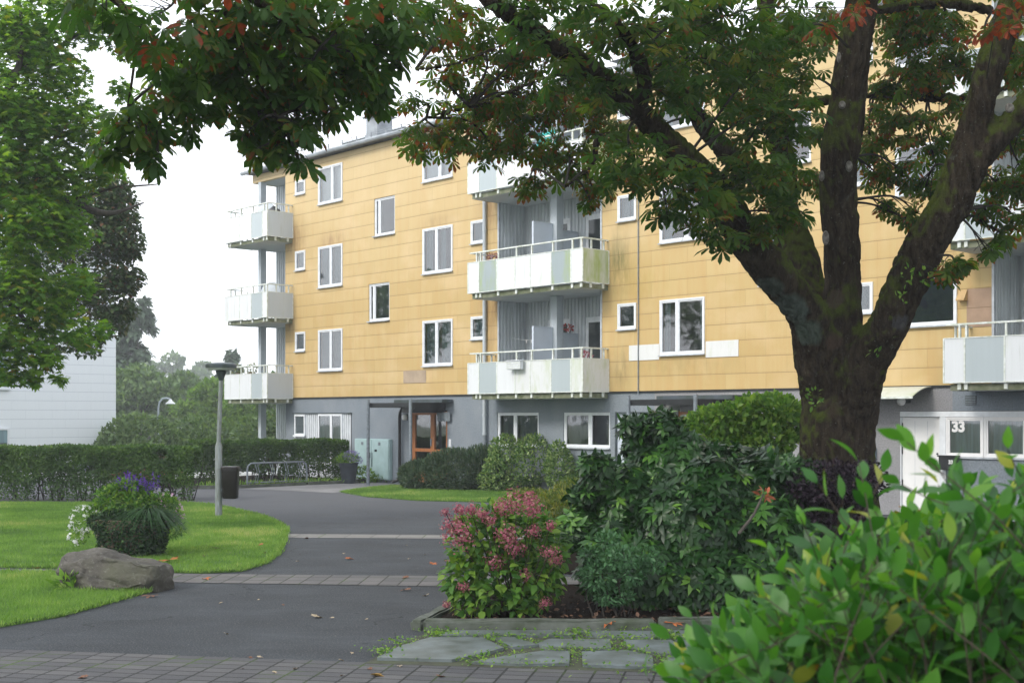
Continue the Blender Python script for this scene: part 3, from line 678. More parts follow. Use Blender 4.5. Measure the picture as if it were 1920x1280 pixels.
def chimney(u, y, w_, h_):
    mb = MB(); mb.box(u, u+w_, y, y+w_, 11.1, 11.3+h_); mb.box(u-.03, u+w_+.03, y-.03, y+w_+.03, 11.1, 11.45)
    c = (u+w_/2, y+w_/2); r_ = w_*.5+.14; z = 11.36+h_
    mb.box(u+.06, u+w_-.06, y+.06, y+w_-.06, 11.3+h_, z)
    q = [(c[0]-r_,c[1]-r_,z), (c[0]+r_,c[1]-r_,z), (c[0]+r_,c[1]+r_,z), (c[0]-r_,c[1]+r_,z)]; t = (c[0],c[1],z+.17)
    for i in range(4): mb.quad(q[i], q[(i+1)%4], t)
    mb.quad(*q[::-1]); mb.build('vent_chimney', M['zinc'], roof)
chimney(3.52, .9, .62, .66); chimney(14.2, 1.6, .6, .5); chimney(19.2, 1.6, .6, .5)
mb = MB(); mb.box(.6, 1.3, 2.0, 3.0, 11.2, 11.75); mb.box(.6, 4.2, 2.0, 2.06, 11.76, 11.80); mb.build('roof_hatch', M['darksteel'], roof)

# windows
def wavy(u0, u1, z0, z1, y, amp=.012, n=50, per=.19):
    V = []; F = []
    for i in range(n+1):
        u = u0+(u1-u0)*i/n; yy = y+amp*math.sin(2*math.pi*u/per+.7*math.sin(u*9)); V += [(u,yy,z0), (u,yy,z1)]
    for i in range(n): F.append((2*i, 2*i+2, 2*i+3, 2*i+1))
    return V, F
def build_window(u0, u1, z0, z1, mul, cur, reveal, parent=bld, yo=0, fmat=None):
    mb = MB(); f = .042; y0 = yo-.03+(.06 if reveal else 0); y1 = yo+.07+(.06 if reveal else 0)
    mb.box(u0, u1, y0, y1, z0, z0+f); mb.box(u0, u1, y0, y1, z1-f, z1); mb.box(u0, u0+f, y0, y1, z0+f, z1-f); mb.box(u1-f, u1, y0, y1, z0+f, z1-f)
    def sash(a, b, yy):
        s = .036; c, d = z0+f, z1-f
        mb.box(a, b, yy, yy+.04, c, c+s); mb.box(a, b, yy, yy+.04, d-s, d); mb.box(a, a+s, yy, yy+.04, c+s, d-s); mb.box(b-s, b, yy, yy+.04, c+s, d-s)
    if mul:
        mu = u0+(u1-u0)*mul; mb.box(mu-.03, mu+.03, y0+.002, y1, z0+f, z1-f)
        sash(u0+f, mu-.03, y0+.012); sash(mu+.03, u1-f, y0+.016)
    else: sash(u0+f, u1-f, y0+.012)
    w_ = mb.build('window', fmat or M['frame'], parent)
    mb = MB(); mb.quad((u0+f,y0+.035,z0+f), (u1-f,y0+.035,z0+f), (u1-f,y0+.035,z1-f), (u0+f,y0+.035,z1-f)); mb.build('pane', M['glass'], w_)
    mb = MB(); mb.box(u0-.02, u1+.02, yo-.075, y0-.002, z0-.035, z0-.004); mb.box(u0-.02, u1+.02, yo-.004, y0+.03, z0-.035, z0-.001) if reveal else None
    mb.build('sill', M['sillm'], w_)
    # the room behind
    d = .9; mb = MB(); a, b, c, e_ = u0-.12, u1+.12, z0-.12, z1+.12; ya = y1+.17+(0 if yo == 0 else .06)
    mb.quad((a,ya+d,c), (b,ya+d,c), (b,ya+d,e_), (a,ya+d,e_)); mb.quad((a,ya,c), (a,ya+d,c), (a,ya+d,e_), (a,ya,e_)); mb.quad((b,ya+d,c), (b,ya,c), (b,ya,e_), (b,ya+d,e_))
    mb.quad((a,ya,c), (b,ya,c), (b,ya+d,c), (a,ya+d,c)); mb.quad((a,ya,e_), (b,ya,e_), (b,ya+d,e_), (a,ya+d,e_)); mb.build('room', M['room'], w_)
    yc = y1+.06; L = []
    if cur == 'light': L = [(u0+.02, u0+(u1-u0)*.46, 'curtain'), (u0+(u1-u0)*.53, u1-.02, 'curtain')]
    if cur == 'net': L = [(u0+.02, u1-.02, 'curtain')]
    if cur == 'half': L = [(u0+.02, u0+(u1-u0)*.22, 'curtain'), (u0+(u1-u0)*.48, u0+(u1-u0)*.66, 'curtain'), (u1-.16, u1-.02, 'curtain')]
    if cur == 'blue': L = [(u0+.02, u1-.02, 'curtain_blue')]
    if cur == 'dark': L = [(u0+.02, u1-.02, 'curtain_dark')]
    if cur == 'white': L = [(u0+.02, u1-.02, 'white')]  # white sheet behind top-floor panes, painted in for the sky reflection
    if cur == 'part': L = [(u0+.02, u0+(u1-u0)*.16, 'curtain'), (u1-.24, u1-.02, 'curtain')]
    if cur == 'sheer': L = [(u0+.02, u1-.02, 'curtain')]
    for a, b, mt in L:
        V, F = wavy(a, b, z0-.02, z1+.02, yc, .003 if mt != 'curtain' else .012)
        me = bpy.data.meshes.new('curtain'); me.from_pydata(V, [], F); me.polygons.foreach_set('use_smooth', [True]*len(F)); link('curtain', me, M[mt], w_)
    return w_
for a in W: build_window(*a)
for a in GW: build_window(*a, yo=.03)
# small patches on the cladding
for a, b in ((16.12,17.13),(18.61,19.59)): mb = MB(); mb.box(a, b, -.012, -.002, 3.515, 3.905); mb.build('white_patch_panel', M['whitepatch'], bld)
mb = MB(); mb.box(6.72, 7.83, -.012, -.002, 3.12, 3.50); mb.build('beige_patch_panel', M['beige'], bld)
mb = MB(); mb.box(25.33, 25.88, -.012, -.002, 4.29, 4.67); mb.box(25.33, 25.88, -.012, -.002, 3.90, 4.282); mb.build('brown_patch_panel', M['brownp'], bld)
mb = MB(); mb.quad((25.17,-.16,4.46), (25.35,-.16,4.46), (25.35,-.03,4.66), (25.17,-.03,4.66)); mb.box(25.17, 25.35, -.155, -.001, 4.44, 4.46)
mb.quad((25.17,-.16,4.46), (25.17,-.03,4.66), (25.17,-.001,4.66), (25.17,-.001,4.46)); mb.quad((25.35,-.16,4.46), (25.35,-.001,4.46), (25.35,-.001,4.66), (25.35,-.03,4.66)); mb.quad((25.17,-.03,4.66), (25.35,-.03,4.66), (25.35,-.001,4.66), (25.17,-.001,4.66))
mb.build('vent_hood', simple('yellow_vent_hood', (.55,.36,.15), .5), bld)

# corrugated sheets
def corrugated(name, p0, p1, z0, z1, nrm, mat, parent=bld, pitch=.135, depth=.03):
    p0 = Vector(p0); p1 = Vector(p1); L = (p1-p0).length; d = (p1-p0)/L; nrm = Vector(nrm); V = []; F = []; s = 0; k = 0
    prof = [(0,0), (.42,0), (.5,1), (.92,1)]; pts = []
    while s < L:
        for a, h in prof:
            if s+a*pitch < L: pts.append((s+a*pitch, h*depth))
        s += pitch
    pts.append((L, 0))
    for a, h in pts:
        q = p0+d*a+nrm*h; V += [(q.x,q.y,z0), (q.x,q.y,z1)]
    for i in range(len(pts)-1): F.append((2*i, 2*i+2, 2*i+3, 2*i+1))
    me = bpy.data.meshes.new(name); me.from_pydata(V, [], F); return link(name, me, mat, parent)
corrugated('loggia_cladding', (-2.13,.96), (-.02,.96), 0, 10.48, (0,-1), M['corr'])
corrugated('loggia_cladding', (.02,.22), (.02,.96), 0, 10.48, (-1,0), M['corr'])
for a, b in LOG:
    corrugated('loggia_cladding', (a+.005,.01), (a+.005,1.05), 2.74, 10.48, (1,0), M['corr'])
    corrugated('loggia_cladding', (b-.005,.01), (b-.005,1.05), 2.74, 10.48, (-1,0), M['corr'])
    corrugated('loggia_cladding', (a,1.06), (b,1.06), 2.74, 10.48, (0,-1), M['corr'])
    mb = MB(); mb.box(a, b, 1.08, 1.2, 2.74, 10.6); mb.box(a, b, .0, 1.08, 10.482, 10.56); mb.build('loggia_back_wall', M['corr'], bld)
    mb = MB(); mb.box(a-.02, a+.03, -.025, .04, 2.74, 10.48); mb.box(b-.03, b+.02, -.025, .04, 2.74, 10.48); mb.build('corner_trim', M['sillm'], bld)
c = corrugated('ground_floor_cladding', (.56,.012), (3.90,.012), 0, 2.18, (0,-1), M['white_corr'], pitch=.12)
mb = MB(); mb.box(.54, 3.92, .02, .29, -.05, 2.19); mb.box(.52, 3.94, -.05, .029, 2.18, 2.22); mb.build('cladding_frame', M['darksteel'], bld)
def proud_window(u0, u1, z0, z1, mul, mat):
    mb = MB(); f = .06; y0, y1 = -.075, .0
    mb.box(u0, u1, y0, y1, z0, z0+f); mb.box(u0, u1, y0, y1, z1-f, z1); mb.box(u0, u0+f, y0, y1, z0+f, z1-f); mb.box(u1-f, u1, y0, y1, z0+f, z1-f)
    if mul: mu = u0+(u1-u0)*mul; mb.box(mu-.06, mu+.06, y0+.002, y1, z0+f, z1-f)
    mb.box(u0-.03, u1+.03, -.12, -.078, z0-.05, z0+.005)
    w_ = mb.build('window', M['frame'], bld)
    mb = MB(); mb.quad((u0+f,-.05,z0+f), (u1-f,-.05,z0+f), (u1-f,-.05,z1-f), (u0+f,-.05,z1-f)); mb.build('pane', M['glass'], w_)
    mb = MB(); mb.quad((u0+f,-.026,z0+f), (u1-f,-.026,z0+f), (u1-f,-.026,z1-f), (u0+f,-.026,z1-f)); mb.build('blind', M[mat], w_)
proud_window(.68, 1.32, 1.45, 2.16, None, 'curtain_blue'); proud_window(2.12, 3.50, .5, 2.17, .55, 'curtain')

# balconies
def balcony(u0, u1, zp0, zp1, divs, mats, right_mat, left_mat, vmax=1.0, left_back=0, loggia=None, slab_u0=None):
    """divs: panel boundaries along the front; panels hang outside the slab"""
    zs0, zs1 = zp0-.15, zp0-.02; V0 = -vmax
    mb = MB(); a, b = u0+.10, u1-.05
    mb.box(a, b, V0+.08, -.002, zs0, zs1, 0)
    if loggia: mb.box(loggia[0]+.034, loggia[1]-.034, -.001, 1.028, zs0, zs1, 0)
    bal = mb.build('balcony', M['slab'], bld)
    mb = MB(); mb.box(a+.01, b-.01, V0+.09, -.004, zs0-.004, zs0-.0005)
    if loggia: mb.box(loggia[0]+.04, loggia[1]-.04, -.003, 1.026, zs0-.004, zs0-.0005)
    mb.build('soffit', M['soffit'], bal)
    fr = MB()
    for i in range(len(divs)-1):
        p, q = divs[i], divs[i+1]; mb = MB(); mb.box(p+.018, q-.018, V0+.004, V0+.016, zp0+.015, zp1-.012)
        mb.build('front_panel' if 'frost' not in mats[i] else 'frosted_pane', M[mats[i]], bal)
    for d in divs: fr.box(d-.017, d+.017, V0-.004, V0+.03, zp0, zp1)
    fr.box(u0, u1, V0-.006, V0+.028, zp0-.004, zp0+.014); fr.box(u0, u1, V0-.006, V0+.028, zp1-.012, zp1+.008)
    for uu, mt, yb in ((u1, right_mat, -.03), (u0, left_mat, left_back)):
        mb = MB(); s = -1 if uu == u1 else 1
        mb.box(min(uu, uu+s*.012), max(uu, uu+s*.012), V0+.035, yb, zp0+.015, zp1-.012); mb.build('end_panel', M[mt], bal)
        fr.box(min(uu-s*.004, uu+s*.028), max(uu-s*.004, uu+s*.028), V0+.03, yb, zp0-.004, zp0+.014); fr.box(min(uu-s*.004, uu+s*.028), max(uu-s*.004, uu+s*.028), V0+.03, yb, zp1-.012, zp1+.008)
        fr.box(min(uu-s*.004, uu+s*.028), max(uu-s*.004, uu+s*.028), yb, yb+.03, zp0, zp1)
    fr.build('panel_frame', M['rail'], bal)
    rl = MB(); zr = zp1+.27; ins = .07
    rl.box(u0+.02, u1-.02, V0+ins-.02, V0+ins+.05, zr-.018, zr+.018)
    rl.box(u1-.08, u1-.02, V0+ins+.05, .02, zr-.018, zr+.018); rl.box(u0+.02, u0+.08, V0+ins+.05, left_back, zr-.018, zr+.018)
    posts = [d for d in divs[1:-1]]+[u1-.1, u0+.3]
    for d in posts: rl.box(d-.02, d+.02, V0+ins-.015, V0+ins+.03, zp0-.1, zr-.018)
    for yy in (-.62*vmax, -.15): rl.box(u1-.075, u1-.035, yy-.02, yy+.02, zp0-.02, zr-.018); rl.box(u0+.03, u0+.07, yy-.02, yy+.02, zp0-.02, zr-.018)
    rl.build('handrail', M['rail'], bal)
    for d in posts: bk = MB(); bk.box(d-.035, d+.035, V0+.045, V0+.078, zs0+.02, zs1+.02); bk.build('bracket', M['rail'], bal)
    for yy in (-.66*vmax, -.2): bk = MB(); bk.box(u1-.048, u1-.02, yy-.035, yy+.035, zs0+.02, zs1+.02); bk.build('bracket', M['rail'], bal)
    return bal
MD = [10.94, 11.41, 12.15, 12.88, 13.48, 14.28, 15.0, 15.42]
mid1 = balcony(10.94, 15.42, 2.72, 3.58, MD, ['white_panel','frost','white_panel','green_panel','green_panel','frost','green_panel'], 'green_panel', 'white_panel', loggia=LOG[0])
mid2 = balcony(10.94, 15.42, 5.53, 6.39, MD, ['white_panel','frost_green','white_panel','white_panel','white_panel','frost_green','white_panel'], 'very_green_panel', 'white_panel', loggia=LOG[0])
mid3 = balcony(10.94, 15.42, 8.32, 9.18, MD, ['white_panel','frost','white_panel','white_panel','white_panel','frost','white_panel'], 'very_green_panel', 'white_panel', loggia=LOG[0])
LD = [-2.32, -1.3, -.52, .21, .50]
for z in (2.70, 5.47, 8.24): balcony(-2.32, .50, z, z+.87, LD, ['white_panel','white_panel','frost','white_panel'], 'shaded_panel', 'white_panel', vmax=1.05, left_back=-.33, loggia=(-2.16, 0))
RD = [25.37, 25.81, 26.62, 27.4, 28.2, 29.0, 29.8, 30.3]
for z in (2.75, 5.53, 8.32): balcony(25.37, 30.3, z, z+.88, RD, ['white_panel','frost','white_panel','white_panel','frost','white_panel','white_panel'], 'white_panel', 'white_panel', loggia=LOG[1])
# columns
for (a, b, z0, z1) in ((-1.78,-1.60,0,2.53), (-1.78,-1.60,2.70,5.30), (-1.78,-1.60,5.47,8.07), (-1.78,-1.60,8.24,10.48)):
    mb = MB(); mb.box(a, b, 0, .22, z0, z1); mb.build('column', M['column'], bld)
for lg in ((13.23,13.48), (27.9,28.15)):
    for (z0, z1) in ((2.71,5.37), (5.52,8.16), (8.31,10.48)): mb = MB(); mb.box(lg[0], lg[1], 0, .25, z0, z1); mb.build('column', M['column'], bld)
# privacy screens and doors inside the loggia
for i, z in enumerate((2.72, 5.53, 8.32)):
    for y0, y1, h_ in ((-.72,-.02,1.75), (.27,.98,1.62)):
        mb = MB(); mb.box(13.30, 13.33, y0, y1, z+.03, z+h_+.03); mb.box(13.285, 13.345, y0-.025, y0-.001, z, z+h_+.05); mb.box(13.285, 13.345, y0, y1, z+h_+.032, z+h_+.05); mb.build('privacy_screen', M['door_white'], bld)
    for u in (12.1, 13.6, 26.5):
        mb = MB(); mb.box(u, u+.9, 1.0, 1.027, z, z+2.1); d = mb.build('balcony_door', M['frame'], bld)
        mb = MB(); mb.box(u+.12, u+.78, .988, .998, z+.5, z+1.95); mb.build('pane', simple('dark_door_pane', (.05,.06,.06), .1), d)
    mb = MB(); mb.box(14.55, 14.62, 1.0, 1.03, z+1.35, z+1.55); mb.build('wall_lamp', M['darksteel'], bld)

# downpipes and cable
mb = MB(); mb.tube([(10.60,-.08,10.7), (10.60,-.08,1.55)], .055, 10)
for z in (1.57, 2.1, 4.6, 7.4, 9.6): mb.tube([(10.60,-.08,z), (10.60,-.08,z+.07)], .066, 10)
mb.build('downpipe', M['column'], bld, smooth=True); mb = MB(); mb.tube([(10.60,-.08,1.56), (10.60,-.08,.1)], .062, 10); mb.build('downpipe', M['steel'], bld, smooth=True)
mb = MB(); mb.tube([(16.45,-.03,10.7), (16.45,-.03,2.65)], .014, 6); mb.build('cable', M['steel'], bld)
# entrance doors
def entrance(u0):
    y = .06; z1 = 2.24; mb = MB(); u1 = u0+1.70
    mb.box(u0, u0+.07, y, y+.1, 0, z1); mb.box(u1-.07, u1, y, y+.1, 0, z1); mb.box(u0+.07, u1-.07, y, y+.1, z1-.1, z1)
    um = u0+1.0
    mb.box(um-.04, um+.06, y+.003, y+.1, 0, z1-.1)
    mb.box(u0+.07, um-.04, y+.01, y+.08, 1.02, 1.12); mb.box(um+.06, u1-.07, y+.01, y+.08, 1.0, 1.10); mb.box(u0+.07, um-.04, y+.01, y+.08, .28, .42); mb.box(um+.06, u1-.07, y+.01, y+.08, .28, .42)
    mb.box(um-.12, um-.041, y+.012, y+.08, .42, 1.02); mb.box(um-.12, um-.041, y+.012, y+.08, 1.12, z1-.1); mb.box(u0+.071, u0+.12, y+.012, y+.08, .42, 1.02); mb.box(u0+.071, u0+.12, y+.012, y+.08, 1.12, z1-.1)
    d = mb.build('entrance_door', M['orange'], bld, bevel=.004)
    mb = MB(); mb.quad((u0+.07,y+.05,.28), (u1-.07,y+.05,.28), (u1-.07,y+.05,z1-.1), (u0+.07,y+.05,z1-.1)); mb.build('pane', M['glass'], d)
    mb = MB(); mb.box(u0+.07, u1-.07, y+.02, y+.06, .0, .275); mb.build('kick_panel', M['orange'], d)
    mb = MB(); mb.tube([(um-.08,y-.04,1.0), (um-.08,y-.04,.45)], .016, 8); mb.box(um-.11, um-.05, y-.012, y+.005, 1.2, 1.42); mb.build('door_handle', M['steel'], d)
    mb = MB(); a, b = u0-.25, u1+.25; mb.quad((a,2.4,0), (b,2.4,0), (b,2.4,2.5), (a,2.4,2.5)); mb.quad((a,.31,0), (a,2.4,0), (a,2.4,2.5), (a,.31,2.5)); mb.quad((b,.31,0), (b,2.4,0), (b,2.4,2.5), (b,.31,2.5)); mb.quad((a,.31,2.5), (b,.31,2.5), (b,2.4,2.5), (a,2.4,2.5)); mb.quad((a,.31,.01), (b,.31,.01), (b,2.4,.01), (a,2.4,.01))
    mb.build('hallway', M['room'], d)
    # canopy: a flat roof on the wall, its frame reaching forward to two posts
    c = MB(); a, b = u0-.45, u0+1.68
    c.box(a+.15, b+.35, -.42, -.003, 2.50, 2.60); cn = c.build('canopy', M['darksteel'], bld)
    c = MB(); c.box(a, b, -1.25, -1.17, 2.36, 2.50); c.box(a, a+.07, -1.169, -.004, 2.36, 2.50); c.box(b-.07, b, -1.169, -.004, 2.30, 2.50); c.box(a+.071, b-.071, -1.168, -.43, 2.465, 2.495)
    c.box(a+.4, a+.46, -1.168, -.43, 2.37, 2.463); c.build('canopy_frame', M['black'], cn)
    c = MB(); c.box(b-.6, b-.071, -1.168, -.01, 2.20, 2.44); c.build('canopy_box', M['black'], cn)
    for uu in (a+.02, b-.03):
        c = MB(); c.tube([(uu,-1.3,0), (uu,-1.3,2.60)], .05, 12); c.build('post', M['steel'], cn, smooth=True)
    c = MB(); c.tube([(b-.32,-.06,2.22), (b-.15,-.06,2.0), (b-.05,-.06,2.0)], .03, 6); c.box(b-.3, b+.28, -.07, -.05, 1.95, 2.22); c.build('sign_bracket', M['steel'], cn)
entrance(7.07); entrance(17.70)
mb = MB(); x = 6.62
mb.tube([(x+.35,-.2,2.42), (x+.05,-.10,2.22), (x,-.08,2.05), (x,-.08,.22), (x-.04,-.12,.12), (x-.18,-.24,.06)], .05, 10); mb.build('downpipe', M['black'], bld, smooth=True)
mb = MB(); mb.box(8.92, 9.02, -.02, .028, 1.15, 1.42); mb.build('door_phone', M['frame'], bld)
mb = MB(); mb.lathe([(.05,1.98), (.085,2.0), (.09,2.10), (.05,2.16)], 6.9, -.1, 12); mb.build('wall_lamp', M['white'], bld, smooth=True)
# plain white door by the second entrance
mb = MB(); mb.box(15.62, 16.76, .09, .15, 0, 2.17); dr = mb.build('door', M['door_white'], bld)
mb = MB(); mb.box(15.60, 16.78, .02, .088, 2.172, 2.21); mb.box(15.60, 15.63, .02, .088, 0, 2.17); mb.build('door_frame', M['darksteel'], dr)
mb = MB(); mb.box(16.40, 16.64, .08, .089, 1.98, 2.12); mb.build('small_sign', simple('pale_teal_sign', (.25,.38,.36), .5), dr)
# door and windows of number 33
mb = MB(); y = .1
mb.box(23.82, 24.70, y, y+.06, 0, 2.08); nd = mb.build('door', M['door_white2'], bld, bevel=.004)
mb = MB(); 
for uu in (24.11, 24.40): mb.box(uu, uu+.006, y-.003, y-.001, .05, 2.0)
mb.build('door_groove', M['sillm'], nd)
mb = MB(); mb.box(23.80, 26.55, .035, y+.08, 2.09, 2.20); mb.box(24.705, 24.84, .04, y+.08, 0, 2.088); mb.box(23.80, 23.818, .04, y+.08, 0, 2.088)
mb.build('door_frame', M['frame'], nd)
mb = MB(); mb.lathe([(.02,0),(.02,.02)], 0, 0, 10); o = mb.build('door_lock', M['black'], nd); o.location = (24.63,.098,1.32); o.rotation_euler = (R(90),0,0)
for zz in (1.8, 1.3, .6):
    mb = MB(); mb.box(23.805, 23.835, .08, .098, zz, zz+.16); mb.build('hinge', M['black'], nd)
wall_holes('plinth', M['plinth'], 24.842, 26.55, -.05, 1.27, [], .05, .2)
def num_window(u0, u1, rv):
    w_ = build_window(u0, u1, 1.275, 2.088, None, 'sheer', 0, yo=.08, fmat=M['white']); return w_
w1 = num_window(24.842, 25.66, 0); w2 = num_window(25.67, 26.55, 0)
def text(body, size, name, parent, loc_, mat, ext=.004):
    c = bpy.data.curves.new(name, 'FONT'); c.body = body; c.size = size; c.extrude = ext; c.offset = size*.045; c.space_character = .95
    o = bpy.data.objects.new(name, c); scene.collection.objects.link(o); c.materials.append(mat)
    dg = bpy.context.evaluated_depsgraph_get(); me = bpy.data.meshes.new_from_object(o.evaluated_get(dg)); bpy.data.objects.remove(o)
    o = link(name, me, None, parent); me.materials.clear(); me.materials.append(mat)
    o.location = loc_; o.rotation_euler = (R(90), 0, 0); return o
text('33', .30, 'house_number', w1, (24.955, .080, 1.79), M['white'])
# awning, globe lamp, vent grille, little cabinet, letter box
n_ = 8; V = []; F = []
for i in range(n_+1):
    t = i/n_; yy = -.02-.75*t; zz = 2.72-.20*t*t-.02*t
    V += [(22.2,yy,zz), (24.55,yy,zz), (24.55,yy,zz-.02), (22.2,yy,zz-.02)]
for i in range(n_):
    for j in range(4): a = i*4+j; b = i*4+(j+1) % 4; F.append((a, b, b+4, a+4))
me = bpy.data.meshes.new('awning'); me.from_pydata(V, [], F); aw = link('awning', me, panel_mat('algae_awning', (.55,.58,.52), .5), bld)
mb = MB(); mb.box(22.18, 24.57, -.80, -.771, 2.46, 2.50); mb.build('awning_rail', M['rail'], aw)
bm = bmesh.new(); bmesh.ops.create_uvsphere(bm, u_segments=16, v_segments=10, radius=.09); me = bpy.data.meshes.new('globe_lamp'); bm.to_mesh(me); bm.free()
gl = link('globe_lamp', me, M['white'], bld); gl.location = (23.98,-.22,2.41); me.polygons.foreach_set('use_smooth', [True]*len(me.polygons))
mb = MB(); mb.tube([(0.0,.08,0), (.06,.245,0)], .03, 8); mb.build('lamp_arm', M['darksteel'], gl)
mb = MB(); mb.box(25.28, 25.52, .018, .028, 2.33, 2.52); vg = mb.build('vent_grille', M['darksteel'], bld)
mb = MB()
for i in range(5): mb.box(25.29, 25.51, .005, .017, 2.345+i*.035, 2.362+i*.035)
mb.build('slat', M['steel'], vg)
mb = MB(); mb.box(22.9, 23.25, -.10, .028, 1.05, 1.42); t = mb.build('meter_box', simple('blue_grey_meter_box', (.20,.27,.32), .5), None, bevel=.008); t.location = ORG; t.rotation_euler = (0,0,BROT)
tag(t, 'small blue grey meter box on the wall just right of the thick tree trunk', 'meter box')
lb = empty('letter_box', loc(24.9, .10, 1.0), BROT, 'black letter box numbered 33 beside the white door', 'letter box')
mb = MB(); mb.box(-.14, .26, 0, .10, 0, .27); mb.box(-.16, .28, -.03, .12, .27, .30); mb.build('box', M['black'], lb, bevel=.006)
text('33', .105, 'box_number', lb, (.08, -.004, .13), M['white'], .002)
# mint cabinet
cb = empty('electrical_cabinet', loc(4.28, .02), BROT, 'mint green two door metal cabinet against the grey wall beside the first entrance', 'cabinet')
mb = MB(); mb.box(0, 1.84, -.08, .04, .10, 1.38); mb.build('body', M['cabinet'], cb, bevel=.006)
for a, b in ((.02,.91), (.93,1.82)):
    mb = MB(); mb.box(a, b, -.105, -.082, .13, 1.36); d = mb.build('door', M['cabinet'], cb, bevel=.005)
    mb = MB(); mb.box(a+.36, a+.48, -.112, -.106, 1.18, 1.28); mb.build('vent', M['steel'], d)
    mb = MB(); mb.box((b-.07 if a < .5 else a+.02), (b-.03 if a < .5 else a+.05), -.115, -.106, .5 if a > .5 else .78, .95); mb.build('handle', M['darksteel'], d)
mb = MB(); mb.box(1.10, 1.22, -.11, -.106, .98, 1.05); mb.build('sticker', M['black'], cb)
# ================================================================== OBJECTS ON THE BALCONIES
def disc_dish(u, v, z, label):
    o = empty('satellite_dish', loc(u, v, z), BROT, label, 'satellite dish', None)
    mb = MB(); mb.lathe([(.02,.10),(.18,.085),(.32,.04),(.38,0),(.375,-.012),(.30,.02),(.05,.08)], 0, 0, 28); d = mb.build('dish', M['column'], o, smooth=True); d.rotation_euler = (R(75), 0, R(30)); d.location = (0,0,1.0)
    mb = MB(); mb.tube([(0,.05,0), (0,.05,1.0)], .022, 8); mb.tube([(0,.05,.75), (.1,-.25,.85), (.12,-.35,1.0)], .012, 6); mb.build('mast', M['steel'], o)
    return o
disc_dish(-.75, .30, 8.24, 'round grey satellite dish on the top corner balcony'); disc_dish(-.72, .15, 5.47, 'grey satellite dish on the middle corner balcony')['label'] = 'dark round satellite dish on the middle corner balcony'
g = empty('covered_grill', loc(-.35, .25, 8.24), BROT, 'black covered grill behind the rail of the top corner balcony', 'grill')
mb = MB(); mb.lathe([(.30,0),(.30,.75),(.33,.9),(.28,1.05),(.10,1.15),(.03,1.2)], 0, 0, 14, sx=1.0, sy=.7); mb.build('cover', M['black'], g, smooth=True)
mb = MB(); mb.box(-.36,.36,-.02,.02,.86,.90); mb.build('handle', M['steel'], g)
fb = empty('hanging_flower_basket', loc(13.02, 1.06, 3.33), BROT, 'white woven basket hooked over the lowest middle balcony panel', 'flower basket')
mb = MB(); mb.box(-.27,.27,-.12,.0,.02,.24); mb.box(-.29,.29,-.14,.01,.24,.27); b = mb.build('basket', M['white_corr'], fb, bevel=.01)
mb = MB()
for i in range(3): mb.box(-.275,.275,-.127,-.121,.05+i*.065,.075+i*.065)
mb.build('weave_band', M['rail'], b)
mb = MB(); mb.tube([(-.2,0,.24), (-.2,.06,.30), (-.2,.12,.22)], .01, 5); mb.tube([(.2,0,.24), (.2,.06,.30), (.2,.12,.22)], .01, 5); mb.build('hook', M['steel'], fb)
cl = empty('clothes_line', loc(12.0, -.5, 4.35), BROT, 'thin line with white pegs inside the lowest middle loggia', 'clothes line')
pts = [(-.85+i*.2, .0, -.10+.10*((i-4)/4)**2) for i in range(9)]
mb = MB(); mb.tube(pts, .006, 4); mb.build('line', M['white'], cl)
for i in (3,4,6): mb = MB(); x, y, z = pts[i]; mb.box(x-.012, x+.012, -.01, .01, z-.09, z+.01); mb.build('peg', M['white'], cl)
bx = empty('window_flowers', loc(13.0, -.88, 4.55), BROT, 'red artificial flowers above the screen in the lowest middle loggia', 'flowers')
bush_leaves('petals', [(0,0,0,.22,.05,.10)], 60, leaflet(1,.8,'ell',2), .07, M['red'], bx, zmin=-9)
mb = MB(); mb.tube([(-.1,.02,-.05), (0,.05,-.35)], .012, 5); mb.tube([(.1,.02,-.05), (0,.05,-.35)], .012, 5); mb.build('stem', M['twig'], bx)
tc = empty('drying_towel', loc(13.9, .8, 9.5), BROT, 'teal towel hanging on the topmost middle balcony behind chestnut leaves', 'towel')
V, F = wavy(-.35, .35, -.30, .12, 0, .03, 20, .25)
me = bpy.data.meshes.new('cloth'); me.from_pydata(V, [], F); link('cloth', me, M['teal'], tc)
def balcony_plant(u, v, z, label, mat='peren', s=.2):
    o = empty('balcony_plant', loc(u, v, z), BROT, label, 'plant')
    mb = MB(); mb.lathe([(.07,0),(.10,.18),(.11,.19)], 0, 0, 12); mb.build('pot', M['pinkterracotta'], o)
    bush_leaves('foliage', [(0,0,.30,s,s,.18)], 120, leaflet(1,.4,'ell',2), .10, LF[mat], o)
for u, lab in ((-1.9,'small plant at the far end of the lowest corner balcony rail'), (-1.0,'reddish pot plant behind the lowest corner balcony rail left of the column')):
    balcony_plant(u, .75, 3.45, lab)
balcony_plant(15.0, .4, 3.3, 'plant and red pot at the right end of the lowest middle balcony', 'pink', .12)
balcony_plant(11.7, .75, 6.15, 'withered plant at the left end of the middle balcony on the second yellow floor', 'pink', .15)

